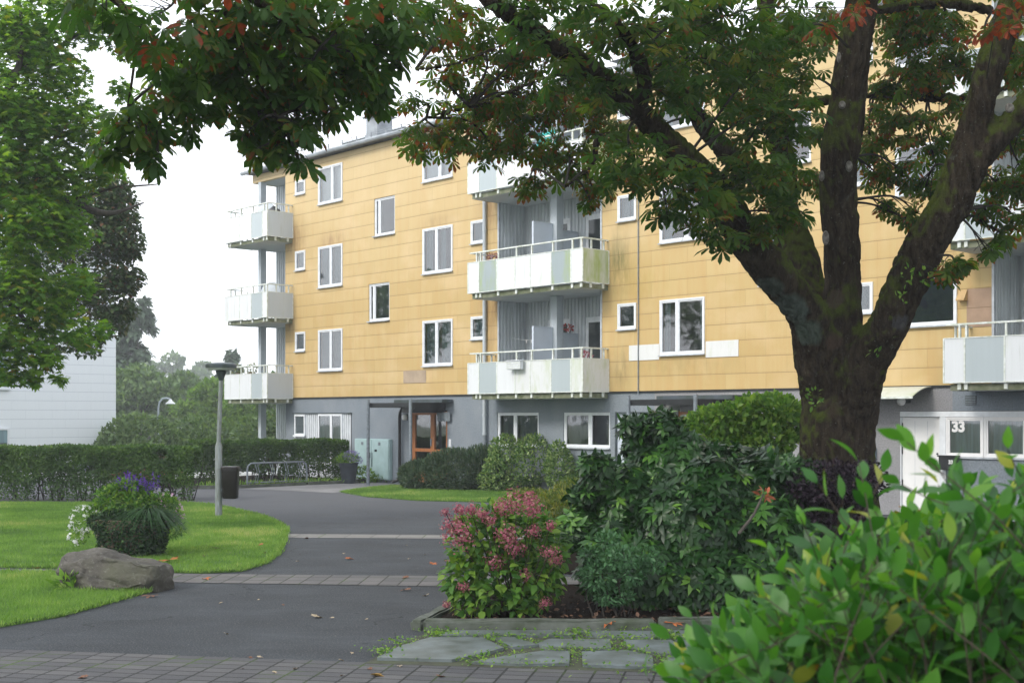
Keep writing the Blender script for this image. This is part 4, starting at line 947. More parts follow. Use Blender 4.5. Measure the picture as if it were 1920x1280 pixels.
# ================================================================== STREET OBJECTS
lp = empty('street_lamp', gp(410, 970), 0, 'tall grey park lamp with a flat round head standing on the lawn edge', 'street lamp')
mb = MB(); mb.tube([(0,0,-.1),(0,0,1.48),(0,0,1.56)], [.073,.073,.05], 16); mb.tube([(0,0,1.56),(.05,0,2.86)], [.046,.043], 14); mb.tube([(0,0,1.0),(0,0,1.02)], .078, 16); mb.build('pole', simple('weathered_galvanised_pole', (.22,.25,.26), .55, .25, 9, c2=(.14,.15,.13), stretch=(3,3,.6)), lp, smooth=True)
mb = MB(); mb.lathe([(.045,2.84),(.06,2.88),(.115,3.03),(.10,3.05)], .05, 0, 20); mb.build('collar', M['darksteel'], lp, smooth=True)
mb = MB(); mb.lathe([(.08,3.05),(.27,3.055),(.285,3.10),(.25,3.115)], .05, 0, 28); mb.build('diffuser', simple('milky_diffuser', (.45,.47,.45), .3), lp, smooth=True)
mb = MB(); mb.lathe([(.26,3.10),(.315,3.10),(.32,3.17),(.30,3.19),(.12,3.21),(.02,3.215)], .05, 0, 32); mb.build('lamp_head', M['darksteel'], lp, smooth=True)
bn = empty('litter_bin', gp(410, 970), 0, 'black rectangular litter bin fixed to the lamp pole', 'litter bin')
mb = MB()
def rrect(w_, d, z, r_=.06, n=4):
    out = []
    for cx_, cy_, a0 in ((w_-r_,d-r_,0), (-w_+r_,d-r_,90), (-w_+r_,-d+r_,180), (w_-r_,-d+r_,270)):
        for i in range(n+1): a = R(a0+90*i/n); out.append((cx_+r_*math.cos(a), cy_+r_*math.sin(a), z))
    return out
def loft(mb, rings):
    n = len(mb.v); k = len(rings[0])
    for r_ in rings: mb.v += r_
    for i in range(len(rings)-1):
        for j in range(k): a = n+i*k+j; b = n+i*k+(j+1)%k; mb.f.append((a,b,b+k,a+k)); mb.mi.append(0)
    mb.f.append(tuple(n+j for j in reversed(range(k)))); mb.mi.append(0); mb.f.append(tuple(n+(len(rings)-1)*k+j for j in range(k))); mb.mi.append(0)
loft(mb, [rrect(.135,.12,.40), rrect(.15,.14,.43), rrect(.165,.15,.98)]); b = mb.build('bin_body', M['anthrac'], bn, smooth=True); b.location = (.245,-.01,0)
mb = MB(); loft(mb, [rrect(.175,.16,.985), rrect(.178,.163,1.03), rrect(.165,.15,1.06), rrect(.10,.09,1.065)]); b = mb.build('bin_lid', M['anthrac'], bn, smooth=True); b.location = (.245,-.01,0)
mb = MB(); mb.box(.06,.10,-.04,.04,.55,.60); mb.box(.06,.10,-.04,.04,.85,.90); mb.build('bracket', M['steel'], bn)

# bicycle rack
p0 = Vector((-7.86, 38.0, 0)); p1 = Vector((-6.35, 39.6, 0)); dv = p1-p0; L = dv.length
rk = empty('bicycle_rack', p0, math.atan2(dv.y, dv.x), 'low galvanised bicycle rack with hoops in front of the far hedge', 'bicycle rack')
mb = MB(); mb.tube([(0,0,0),(0,0,.50),(.03,0,.62),(.14,0,.70),(L-.14,0,.70),(L-.03,0,.62),(L,0,.50),(L,0,0)], .028, 8); mb.tube([(0,0,.12),(L,0,.12)], .02, 8); mb.build('frame', M['steel'], rk, smooth=True)
for i in range(4):
    x = .3+i*(L-.6)/3
    mb = MB(); mb.tube([(x-.03,0,.12),(x-.03,-.12,.45),(x-.03,0,.70)], .011, 6); mb.tube([(x+.05,0,.12),(x+.05,-.12,.45),(x+.05,0,.70)], .011, 6); mb.build('wheel_hoop', M['steel'], rk, smooth=True)
# flower pot by the entrance
fp = empty('flower_pot', Vector((-5.11, 40.0, 0)), 0, 'tall dark square pot with lavender by the entrance path', 'flower pot')
mb = MB(); mb.lathe([(.19,0),(.20,.02),(.30,.62),(.315,.64),(.28,.645),(.27,.58)], 0, 0, 24); mb.build('pot', M['charcoal'], fp, smooth=True)
bush_leaves('foliage', [(-.12,0,.76,.24,.22,.16), (.12,0,.74,.2,.2,.14)], 700, leaflet(1,.14,'ell',2), .12, LF['lightshrub'], fp, up=.9)
bush_leaves('lavender_flowers', [(.10,-.04,.86,.26,.2,.17),(.32,0,.72,.12,.12,.12)], 600, leaflet(1,.5,'ell',2), .045, LF['lav'], fp, up=.6)
sp = empty('weed_clump', Vector((-4.62, 40.3, 0)), 0, 'small weeds between the dark pot and the canopy post', 'plant')
bush_leaves('foliage', [(0,0,.2,.3,.2,.28),(.5,.1,.12,.35,.15,.14),(-.1,0,.35,.2,.15,.2)], 500, leaflet(1,.5,'ell',2), .09, LF['lightshrub'], sp); bush_stems('stem', [(0,0,.25,.3,.2,.3)], 8, (0,0,0), M['twig'], sp, .008)

# distant lamps and cars
Yd = 62; q = at(297, 836, Yd); 
dl = empty('street_lamp', (q.x, Yd, 0), 0, 'distant white street lamp with a curved arm and bell head', 'street lamp')
zt = at(297, 746, Yd).z; mb = MB(); mb.tube([(0,0,0),(0,0,zt-.5),(.05,0,zt-.2),(.2,0,zt-.02),(.42,0,zt),(.58,0,zt-.05)], .045, 8); mb.build('pole', M['column'], dl, smooth=True)
mb = MB(); mb.lathe([(.05,zt-.05),(.10,zt-.15),(.22,zt-.24),(.24,zt-.28),(.2,zt-.29)], .58, 0, 16); mb.build('lamp_head', M['white'], dl, smooth=True)
q = at(331, 800, 75); d2 = empty('street_lamp', (q.x, 75, 0), 0, 'small flat headed lamp far behind the left hedge', 'street lamp')
mb = MB(); mb.tube([(0,0,0),(0,0,q.z-.15)], .06, 8); mb.build('pole', M['steel'], d2); mb = MB(); mb.lathe([(.1,q.z-.25),(.32,q.z-.1),(.33,q.z),(.1,q.z+.05)], 0, 0, 16); mb.build('lamp_head', M['column'], d2)
def car(x, y, rz, mat, label):
    c = empty('parked_car', (x, y, -.97), rz, label, 'car', 'cars parked behind the hedges')
    sec = [(-2.1,.55,.75),(-1.95,.35,.92),(-1.5,.3,.98),(-.9,.3,1.02),(-.2,.3,1.02),(.7,.3,1.0),(1.4,.3,.92),(1.9,.33,.85),(2.1,.45,.70)]
    mb = MB(); loft(mb, [[(x_, s*.84, z) for s, z in ((-1,a),(-1.02,(a+b)/2),(-.96,b),(.96,b),(1.02,(a+b)/2),(1,a))] for x_, a, b in sec]); mb.build('body', mat, c, smooth=True, bevel=.03)
    mb = MB(); loft(mb, [[(x_,-.74,z0),(x_+dx,-.60,z1),(x_+dx,.60,z1),(x_,.74,z0)] for x_, dx, z0, z1 in ((-1.9,.1,.98,1.0),(-1.7,.35,1.0,1.38),(-.2,0,1.0,1.44),(.4,-.1,1.0,1.40),(1.25,-.2,.97,.99))]); mb.build('cabin', M['black'], c, smooth=True)
    mb = MB(); mb.box(-1.25,.2,-.58,.58,1.42,1.46); mb.build('roof', mat, c, bevel=.02)
    for wx in (-1.3, 1.3):
        for sy in (-1, 1):
            w_ = MB(); w_.lathe([(.18,-.09),(.30,-.1),(.32,0),(.30,.1),(.18,.09)], 0, 0, 18); o = w_.build('wheel', M['anthrac'], c, smooth=True); o.rotation_euler = (R(90),0,0); o.location = (wx, sy*.78, .32)
    return c
wc = simple('white_car_paint', (.75,.76,.78), .25); rc = simple('red_car_paint', (.45,.04,.03), .25)
car(-13.6, 50.5, R(8), rc, 'red car glimpsed through the gap between the two hedges')
car(-10.6, 48.5, R(4), wc, 'white car behind the far hedge beside the gap'); car(-17.8, 48.8, R(4), wc, 'white car behind the middle of the left hedge'); 

# boulder
def boulder():
    bm = bmesh.new(); bmesh.ops.create_icosphere(bm, subdivisions=6, radius=1)
    for v in bm.verts:
        p = v.co.copy(); n = p.normalized()
        q = Vector((math.copysign(abs(n.x)**.8, n.x), math.copysign(abs(n.y)**.8, n.y), n.z))
        x, y, z = q.x*.78, q.y*.42, q.z*.33
        top = .33-.12*(x+.3)+ (-.10 if x < -.45 else 0)*((-x-.45)/.3)
        z = min(z, top-.02)
        if x > .52: x = .52+(x-.52)*.45
        z += noise.noise(p*1.6)*.08+noise.noise(p*4+Vector((3,1,7)))*.04+noise.noise(p*11)*.008
        y += noise.noise(p*2.3+Vector((9,0,0)))*.07; x += noise.noise(p*2.1+Vector((0,5,0)))*.05
        st = noise.noise(Vector((x*2.2, y*2.5, z*5))) ; y -= .022*(st > .18)
        v.co = (x, y, z*1.0)
    me = bpy.data.meshes.new('boulder'); bm.to_mesh(me); bm.free(); me.polygons.foreach_set('use_smooth', [True]*len(me.polygons))
    m = NM('weathered_boulder'); o = m.obj(); a = m.noise(3, 7, m.scalev(o, (1,1,1.6)), .7); b = m.noise(1.6, 4, o); c = m.noise(26, 5, o)
    nz = m.n('SeparateXYZ', Vector=m.n('NewGeometry').outputs['Normal']).outputs[2]
    col = m.mix(m.math('MULTIPLY_ADD', a, 2.4, -.7, clamp=True), (.028,.026,.022), (.105,.096,.082))
    col = m.mix(m.math('MULTIPLY', m.math('SUBTRACT', b, .5), 4, clamp=True), col, (.065,.07,.04))
    col = m.mix(m.math('MULTIPLY', m.math('SUBTRACT', c, .58), 5, clamp=True), col, (.16,.16,.14))
    m.set(Base_Color=col, Roughness=.9); m.bump(m.math('ADD', a, m.math('MULTIPLY', c, .5)), .8, .04)
    o = link('boulder', me, m.m); return o
bo = boulder(); bo.location = (-4.78, 15.6, .13); bo.rotation_euler = (0, R(6), R(-13))
tag(bo, 'large low grey boulder lying at the lawn corner beside the path', 'boulder')
bw = empty('weed_clump', (-5.30, 15.35, 0), 0, 'broad leaved weeds growing at the foot of the boulder', 'plant')
bush_leaves('foliage', [(0,0,.08,.16,.1,.14)], 60, leaflet(1,.28,'ell',3), .16, LF['lightshrub'], bw, up=1.0)

# flower planter on the lawn
LF['ivy2'] = leafmat('dark_grass_blade', [(0,(.02,.06,.02)), (1,(.05,.12,.04))], None, trans=.2)
pl = empty('flower_planter', (-5.93, 19.3, 0), 0, 'big terracotta tub overflowing with ivy, grasses and purple, white and pink flowers', 'planter')
mb = MB(); mb.lathe([(.34,0),(.36,.03),(.50,.50),(.53,.56),(.49,.57),(.47,.50)], .12, 0, 28); mb.build('tub', M['pinkterracotta'], pl, smooth=True)
bush_leaves('ivy', [(.10,-.36,.46,.36,.24,.26),(.34,-.42,.24,.30,.18,.28),(.58,-.2,.34,.2,.3,.36),(.02,-.44,.22,.20,.12,.24),(-.14,-.38,.54,.20,.15,.12),(.20,-.46,.08,.3,.14,.12),(.45,-.4,.5,.2,.15,.2)], 6500, leaflet(1,.75,'ovate',2,.1,.2), .05, LF['ivy'], pl, inner=.5, up=-.3)
bush_leaves('leafy_plants', [(-.05,0,.78,.30,.3,.26),(.30,.0,.74,.30,.3,.24),(.62,.05,.66,.26,.25,.26),(.12,0,.98,.22,.2,.14),(-.22,-.1,.66,.16,.16,.16)], 2400, leaflet(1,.42,'ell',3,.1,.3), .10, LF['hyd'], pl, inner=.5, up=.4)
bush_leaves('trailing_foliage', [(-.50,-.05,.52,.20,.18,.22),(-.58,-.05,.36,.14,.14,.22),(-.3,-.05,.64,.25,.2,.12)], 900, leaflet(1,.5,'ell',2), .045, LF['hyd'], pl, inner=.4)
bush_leaves('white_flowers', [(-.52,-.10,.55,.20,.14,.22),(-.62,-.10,.36,.12,.12,.2),(-.30,-.12,.72,.2,.12,.06)], 120, whorl(5,1,.9,.2,2), .028, LF['whitef'], pl, inner=.9, up=.2)
n = 260; x = rng.normal(.50,.18,n); y = rng.normal(-.12,.1,n); D = np.c_[(x-.40)*2.2+rng.normal(size=n)*.2, -.4+rng.normal(size=n)*.25, np.full(n,.55)]
V, F, T = leaflet(1, .022, 'ell', 8, .0, .0); V = V.copy(); s = V[:,1]; V[:,2] = -1.25*s**2.2; V[:,1] = s*.9
scatter('ornamental_grass', [(V,F,T)], np.c_[x*.3+.36, y*.3-.15, np.full(n,.66)], D, np.tile([0,0,1.],(n,1)), rng.uniform(.38,.58,n), LF['ivy2'], pl)
spk = []
P = []
for i in range(26):
    x0, y0, z0 = rng.normal(.16,.17), rng.normal(0,.1), .98; h_ = rng.uniform(.16,.30); k = 34
    if i > 18: x0 = rng.normal(.40,.08); z0 = .9
    t = rng.random(k); P.append(np.c_[x0+rng.normal(size=k)*.014*(1.2-t)+t*rng.normal()*.03, y0+rng.normal(size=k)*.014, z0+t*h_])
P = np.vstack(P); k = len(P); scatter('purple_flower_spikes', [leaflet(1,.6,'ell',2)], P, sph(k)+[0,0,.3], sph(k), np.full(k,.028), LF['violet'], pl)
bush_leaves('pink_flower_foliage', [(.74,-.05,.62,.22,.2,.30),(.82,-.08,.42,.22,.16,.16)], 1300, leaflet(1,.3,'ell',2), .055, LF['hyd'], pl, inner=.3)
bush_leaves('pink_flowers', [(.76,-.08,.66,.24,.2,.30),(.92,-.1,.56,.12,.12,.12)], 110, whorl(4,1,.6,.2,2), .024, LF['pinkf'], pl, inner=.85)

# fallen leaves, each one its own thing
cols = {'orange':(.38,.11,.025),'brown':(.16,.07,.035),'yellow':(.50,.30,.06),'tan':(.45,.36,.24)}
fm = {k: simple(k+'_fallen_leaf', v, .7, .25, 30) for k, v in cols.items()}
cv, cf, _ = chestnut(2, 3); mv, mf, _ = maple(); cv = cv*[1,1,.5]
FLV = [(700,1268,'yellow','m',.10,'yellow fallen leaf on the front pavers below the flagstones'),(651,1049,'orange','m',.11,'orange fallen leaf in the middle of the asphalt beyond the paver band'),(590,1158,'tan','m',.11,'curled tan leaf alone on the near asphalt'),
 (812,1057,'orange','m',.10,'orange fallen leaf on the asphalt left of the hydrangea'),(385,1086,'orange','m',.10,'orange fallen leaf on the middle paver band near the boulder'),(765,1107,'brown','m',.09,'brown leaf on the asphalt just before the middle paver band'),
 (318,1060,'orange','c',.24,'large rust coloured chestnut leaf on the lawn behind the boulder'),(283,1118,'brown','c',.13,'brown curled leaf at the lawn edge in front of the boulder'),(225,1112,'orange','m',.10,'orange leaf on the grass before the boulder'),
 (800,1117,'tan','m',.07,'pale leaf scrap on the asphalt near the hydrangea'),(572,1010,'brown','m',.09,'brown leaf just before the pale paver strip'),(66,1066,'orange','m',.09,'orange leaf on the grass strip at far left'),
 (764,1084,'brown','m',.1,'brown leaf lying on the middle paver band'),(840,1052,'brown','m',.1,'brown leaf at the foot of the hydrangea on its left'),(823,1270,'brown','m',.07,'brown leaf on the front pavers right of the yellow leaf'),
 (1260,1186,'orange','c',.16,'rust chestnut leaf against the kerb left of the foreground shrub'),(1142,1183,'orange','m',.12,'red orange leaf lying against the kerb below the pale shrub'),(1010,1110,'brown','c',.16,'brown leaf on the soil behind the hydrangea'),
 (492,1029,'orange','m',.08,'small orange leaf on the lawn near its right tip'),(400,1035,'brown','c',.12,'brown leaf on the lawn right of the planter'),(160,1272,'brown','m',.08,'brown leaf on the front pavers at lower left'),(512,1262,'tan','m',.05,'tan leaf scrap on the front pavers below the asphalt')]
for i in range(26):
    FLV.append((random.randint(380, 830), random.choice([random.randint(1015,1070), random.randint(1105,1200), random.randint(1225,1270)]), random.choice(['tan','brown','tan']), 'm', random.uniform(.025,.05), None))
for px_, py_, c_, t_, s_, lab in FLV:
    q = gp(px_, py_); z = .012
    if inpoly(np.array([[q.x,q.y]]), lawn1)[0] or inpoly(np.array([[q.x,q.y]]), lawn2)[0]: z = .075
    if q.y > 12.4 and q.x > -.7 and q.y < 15.5: z = .09
    vv, ff = (cv, cf) if t_ == 'c' else (mv, mf)
    me = bpy.data.meshes.new('fallen_leaf'); me.from_pydata([(x*s_, y*s_, zz*s_*1.5+.25*s_*abs(x)+.03*s_) for x, y, zz in vv], [], [tuple(map(int,f)) for f in ff])
    o = link('fallen_leaf', me, fm[c_]); o.location = (q.x, q.y, z); o.rotation_euler = (random.uniform(-.2,.2), random.uniform(-.2,.2), random.uniform(0,6.28))
    tag(o, lab or 'tiny dry leaf scrap on the asphalt', 'leaf', 'dry leaf scraps scattered over the asphalt' if lab is None else 'leaves fallen on the ground')
# ================================================================== HEDGES AND SHRUBS
def hedge(name, p0, p1, width, height, n, label, gaps=0.0, seed=0):
    r = np.random.default_rng(seed); p0 = np.array(p0, float); p1 = np.array(p1, float); d = p1-p0; L = np.linalg.norm(d); d /= L; nn = np.array([-d[1], d[0]])
    root = empty(name, (p0[0], p0[1], 0), 0, label, 'hedge', 'clipped hedges along the asphalt')
    s = r.random(n)*L; hh = r.random(n); side = r.choice([-1, 1], n, p=[.62, .38]); z = height*hh**.75
    z = np.where(r.random(n) < .22, height*(1-.08*r.random(n)), z)
    off = side*width*.5*(1-.35*r.random(n)**1.5); off = np.where(z > height*.93, (r.random(n)-.5)*width, off)
    wob = .06*np.sin(s*1.9)+.05*np.sin(s*5.1+1); z = z*(1+.02*np.sin(s*3.3)); off = off*(1+wob*1.5)
    dens = .5+.5*np.clip((z/height-.15)*2.2, 0, 1)
    lump = np.array([noise.noise(Vector((a*1.7+seed*9, b*2.6, c*2))) for a, b, c in zip(s, z, off)])
    keep = (r.random(n) < dens) & (lump > -.22-.25*(z/height)+gaps)
    P = np.c_[p0[0]+d[0]*s+nn[0]*off-p0[0], p0[1]+d[1]*s+nn[1]*off-p0[1], z+.03][keep]; m = len(P)
    N = np.c_[nn[0]*side[keep], nn[1]*side[keep], np.full(m,.6)]+r.normal(size=(m,3))*.7
    D = r.normal(size=(m,3))+[0,0,.3]
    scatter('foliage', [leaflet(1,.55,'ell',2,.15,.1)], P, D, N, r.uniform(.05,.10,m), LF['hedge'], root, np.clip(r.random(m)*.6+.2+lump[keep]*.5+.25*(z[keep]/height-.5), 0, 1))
    mb = MB(); rr = random.Random(seed)
    for i in range(int(L*6)):
        s_ = rr.uniform(0, L); b = Vector((d[0]*s_, d[1]*s_, 0)); o_ = rr.uniform(-.2,.2)*width
        for k in range(2):
            e = b+Vector((d[0],d[1],0))*rr.uniform(-.35,.35)+Vector((nn[0],nn[1],0))*rr.uniform(-.5,.5)*width*.9+Vector((0,0,height*rr.uniform(.6,.96)))
            q = b+Vector((nn[0],nn[1],0))*o_; mid = q.lerp(e,.5)+Vector((rr.uniform(-.08,.08),rr.uniform(-.08,.08),.05)); mb.tube([q,mid,e], [.017,.011,.004], 4, cap=False)
    mb.build('stems', M['twig'], root); return root
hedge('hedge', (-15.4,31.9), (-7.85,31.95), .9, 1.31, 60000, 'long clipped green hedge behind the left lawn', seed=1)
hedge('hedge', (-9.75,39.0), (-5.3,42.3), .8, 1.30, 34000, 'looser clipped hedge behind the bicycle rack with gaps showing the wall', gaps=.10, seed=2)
tag(scatter('grass', [diamond(.2,.1)], np.c_[np.linspace(-9.2,-5.2,900)+rng.normal(size=900)*.1, 37.4+ (np.linspace(-9.2,-5.2,900)+9.2)*.78+rng.normal(size=900)*.3, np.full(900,.05)], rng.normal(size=(900,3))*.6+[0,0,1], rng.normal(size=(900,3)), rng.uniform(.06,.2,900), LF['grass']), kind='stuff')

def shrub(name, label, cat, base, blobs, n, tmpl, size, mat, stems=14, stem_mat='twig', sr=.012, group=None, **kw):
    base = Vector(base); root = empty(name, base, 0, label, cat, group)
    bl = [(x-base.x, y-base.y, z-base.z, a, b, c) for x, y, z, a, b, c in blobs]
    bush_leaves('foliage', bl, n, tmpl, size, LF[mat], root, **kw)
    if stems: bush_stems('stems', bl, stems, (0,0,0), M[stem_mat], root, sr)
    return root
def B(px, py, Y, rx, rz, ry=None):   # a leafy mass seen at pixel (px,py), Y metres away, radii in pixels
    p = at(px, py, Y); s = Y/FPX; return (p.x, p.y, p.z, rx*s, (ry if ry is not None else (rx+rz)/2)*s, rz*s)
shrub('juniper_bush', 'low dark blue green juniper in front of the first entrance', 'juniper', (-1.9,36.6,0),
      [B(800,890,37,50,28),B(850,880,36.5,60,38),B(905,880,36.2,45,44),B(772,893,37,24,24),B(800,900,36.4,45,22),B(850,897,36,50,26)], 19000, leaflet(1,.22,'ell',2,.1,.0), .13, 'juniper', 10, up=.5, jit=.5, inner=.5)
shrub('pale_leaved_shrub', 'pale green rounded shrub between the juniper and the grey wall windows', 'shrub', (.4,35.2,0),
      [B(965,880,35.3,60,45),B(950,850,35.5,35,35),B(1000,862,35,35,50),B(930,900,35.5,35,25)], 5200, leaflet(1,.5,'ell',3,.15,.2), .10, 'dogwood', 24, up=.4)
shrub('pale_leaved_shrub', 'upright airy light green shrub below the second grey wall window', 'shrub', (1.45,34.0,0),
      [B(1050,880,34,30,38),B(1045,850,34,18,24),B(1068,900,34,24,20)], 1800, leaflet(1,.5,'ell',3,.15,.2), .10, 'dogwood', 14, up=.5)
shrub('low_shrub', 'low dark green shrub at the wall foot left of the white door', 'shrub', (2.4,33.5,0), [B(1105,905,33.2,45,22),B(1080,912,33.2,30,16)], 1500, leaflet(1,.4,'ell',2), .09, 'hedge', 5)
shrub('sapling', 'bright green sapling right of the entrance door above the juniper', 'sapling', (-1.75,38.4,0), [(-1.72,38.4,1.05,.28,.22,.26),(-1.80,38.3,.75,.2,.2,.3)], 200, leaflet(1,.75,'ovate',3), .15, 'lightshrub', 6)
for i, (px_, py_, Y, a, b, lab, mt) in enumerate(((1045,960,24,62,38,'yellow green perennial clump right of the hydrangea flowers','peren'), (1090,925,27,60,26,'low olive perennial clump behind the hydrangea','peren'),
        (1080,1010,20.5,48,40,'bright green perennials between hydrangea and rhododendron','lightshrub'), (1120,950,23,50,45,'dense green clump at the left foot of the rhododendron','peren'), (1000,935,27,50,16,'low heather like clump just behind the pink flower heads','peren'))):
    q = at(px_, py_, Y)
    shrub('perennial_clump', lab, 'perennial', (q.x,Y,.05), [B(px_,py_,Y,a,b),B(px_+15,py_+b*.5,Y-.3,a*.8,b*.8)], 2600, leaflet(1,.25,'ell',2,.1,.3), .11, mt, 8, 'twig', .006, group='perennials in the bed', up=.8, inner=.3)

# big rhododendron
wh = [whorl(9,1,.36,.05,5,s) for s in range(4)]+[whorl(8,1,.38,-.3,5,9)]
rb = [B(1180,955,14.6,75,85,80),B(1260,905,14.8,95,95,90),B(1380,900,15.2,110,62,95),B(1440,930,14.6,80,85,80),B(1300,1010,13.9,110,115,80),B(1430,1030,13.9,100,105,70),B(1150,1060,13.9,65,85,60),
      B(1330,1090,13.5,120,60,55),B(1210,840,15,38,48,40),B(1115,868,14.3,26,14),B(1185,800,14.6,22,16),B(1130,900,14.4,40,22),B(1085,990,14.2,30,40),B(1235,800,15,30,30),B(1100,930,14.4,30,22),B(1250,808,14.8,36,34),B(1310,850,14.6,44,26),B(1490,885,14.2,50,26),B(1160,905,14.7,45,30,35),B(1470,1060,13.8,70,90,60),B(1330,935,14.0,80,80,60),B(1220,1080,13.6,80,70,50)]
rroot = empty('rhododendron', (2.2,14.5,.07), 0, 'huge dark green rhododendron in front of the big chestnut trunk', 'rhododendron')
rbl = [(a-2.2,b-14.5,c-.07,d,e,f) for a,b,c,d,e,f in rb]
P, Nn = blobs_pts(rbl, 4200, .70, .05, .5, .72); m = len(P)
Nw = norm(Nn*.8+np.array([0,-.15,.55])+rng.normal(size=(m,3))*.35)
scatter('foliage', wh, P, norm(np.cross(Nw, rng.normal(size=(m,3)))), Nw, rng.uniform(.115,.185,m), LF['rhodo'], rroot)
bush_stems('stems', rbl, 60, (0,0,0), M['bark2'], rroot, .022, .5)
bush_leaves('inner_leaves', rbl, 5000, leaflet(1,.35,'ell',3), .14, LF['rhodo'], rroot, inner=.2, power=1)
mb = MB(); a, b = at(1385,1000,13.2)-Vector((2.2,14.5,.07)), at(1432,925,13.3)-Vector((2.2,14.5,.07)); mb.tube([a, a.lerp(b,.5)+Vector((.02,0,-.02)), b], [.018,.014,.010], 6); mb.build('bare_branch', M['bark2'], rroot)
bush_leaves('dead_leaf_cluster', [(b.x,b.y,b.z,.04,.04,.06)], 14, leaflet(1,.4,'ell',3), .09, simple('dead_rust_leaf', (.30,.08,.03), .7), rroot, zmin=-9)
shrub('light_green_shrub', 'light green fine leaved shrub rising behind the rhododendron', 'shrub', (3.2,17.6,.05),
      [B(1330,800,17.6,45,34,50),B(1370,785,17.4,42,28,50),B(1412,775,17.6,40,32,50),B(1455,772,17.4,42,30,50),B(1490,790,17.6,34,34,50),B(1300,835,17.6,26,22,40),B(1350,835,17.4,50,30,50),B(1430,825,17.3,60,40,50),B(1390,900,17.6,95,110,80)], 9500, leaflet(1,.55,'ell',3,.15,.25), .105, 'lightshrub', 30, up=.35)
shrub('blue_green_shrub', 'small leaved blue green shrub at the rhododendron foot beside the hydrangea', 'shrub', (1.05,13.2,.07),
      [B(1165,1045,12.9,34,20,45),B(1120,1080,13.0,34,24,35),B(1205,1040,12.9,26,14,25),B(1150,1115,13,36,18,25),B(1140,1012,13.1,22,14,25),B(1185,1075,12.9,26,18,25),B(1110,1040,13.1,20,14,20),B(1225,1062,12.9,16,10,20)], 2300, leaflet(1,.42,'ell',3,.15,.2), .06, 'euon', 14, up=.2, inner=.6)
shrub('dark_purple_shrub', 'small blackish purple shrub around the foot of the chestnut trunk', 'shrub', (3.7,14.3,.07),
      [B(1560,905,14.0,90,42,60),B(1500,905,14.4,45,35,40),B(1620,900,14.3,45,38,40),B(1560,985,14.2,90,75,60)], 8000, leaflet(1,.6,'ell',2), .05, 'purple', 40, 'twig', .008, inner=.3)

P = np.c_[rng.uniform(-.6,3.2,420), 12.7+rng.random(420)**1.5*1.6]; m = len(P)
tag(scatter('leaf_litter', [leaflet(1,.6,'ell',3,.25,.2)], np.c_[P, rng.uniform(.08,.11,m)], np.c_[rng.normal(size=(m,2)), rng.normal(size=m)*.25], np.tile([0,0,1.],(m,1))+rng.normal(size=(m,3))*.4, rng.uniform(.02,.07,m), simple('dead_brown_leaf', (.13,.065,.035), .8, .4, 12)), kind='stuff')
# hydrangea
hb = [B(880,1075,13.0,50,60,50),B(1020,1040,13.1,40,60,50),B(940,1080,13.0,90,70,70),B(900,1020,13.0,60,60,50),B(985,1010,13.0,60,60,50),B(940,990,13.1,70,50,50),B(1010,1080,13.1,40,60,45),B(900,1120,12.95,55,45,45),B(960,1135,12.95,55,35,45)]
bx_, by_ = .02, 13.05
hy = empty('hydrangea', (bx_,by_,.07), 0, 'hydrangea bush with pink flower heads at the corner of the kerbed bed', 'hydrangea')
hbl = [(a-bx_,b-by_,c-.07,d,e,f) for a,b,c,d,e,f in hb]
P, Nn = blobs_pts(hbl, 1500, .45, .06, .6, .7); m = len(P)
lw = [merge([leaflet(1,.62,'ovate',5,.14,.3,ang=R(a),petiole=.12) for a in (20,195)]), merge([leaflet(1,.58,'ovate',5,.12,.35,ang=R(a),petiole=.12) for a in (0,)])]
scatter('foliage', lw, P, norm(Nn+rng.normal(size=(m,3))*.5), norm(Nn*.4+[0,-.2,.8]+rng.normal(size=(m,3))*.35), rng.uniform(.075,.125,m), LF['hyd'], hy)
bush_stems('stems', hbl, 34, (0,0,0), M['stem'], hy, .009, .12, 5)
fl = [leaflet(1,.8,'ell',2,.05,.1,ang=R(a)) for a in (0,90,180,270)]; fl = merge(fl)
for (px_, py_, r_, sz) in ((860,1002,36,1.1),(848,985,22,1),(952,1003,27,1.1),(968,940,30,1),(945,950,22,1),(882,955,17,1),(862,955,14,1),(1002,952,22,1),(995,935,16,1),(925,1052,24,.9),(966,1030,20,.9),(1030,1035,20,.8),(1044,1050,14,.8),(905,965,14,.9),(1000,995,16,.8),(868,1100,13,.7),(838,1132,9,.7),(1022,1130,13,.7),(985,1078,14,.7),(835,960,10,.8),(920,975,14,.8),(1032,985,12,.8)):
    Y = 12.62+rng.uniform(-.05,.12); q = at(px_, py_, Y)-Vector((bx_,by_,.07)); rr = .98*r_*Y/FPX; k = int(40+r_*6)
    d = sph(k); pr = rr*rng.uniform(.35,1.25,k)[:,None]; P = d*pr*np.array([1,.8,.85])+np.array(q)
    scatter('flower_head', [fl], P, norm(np.cross(d, sph(k))), norm(d+rng.normal(size=(k,3))*.4), rng.uniform(.009,.017,k)*sz, LF['pink'], hy)
    mb = MB(); mb.tube([tuple(Vector(q)*.55+Vector((0,0,-.1))), tuple(q)], .005, 4); mb.build('flower_stem', M['stem'], hy)

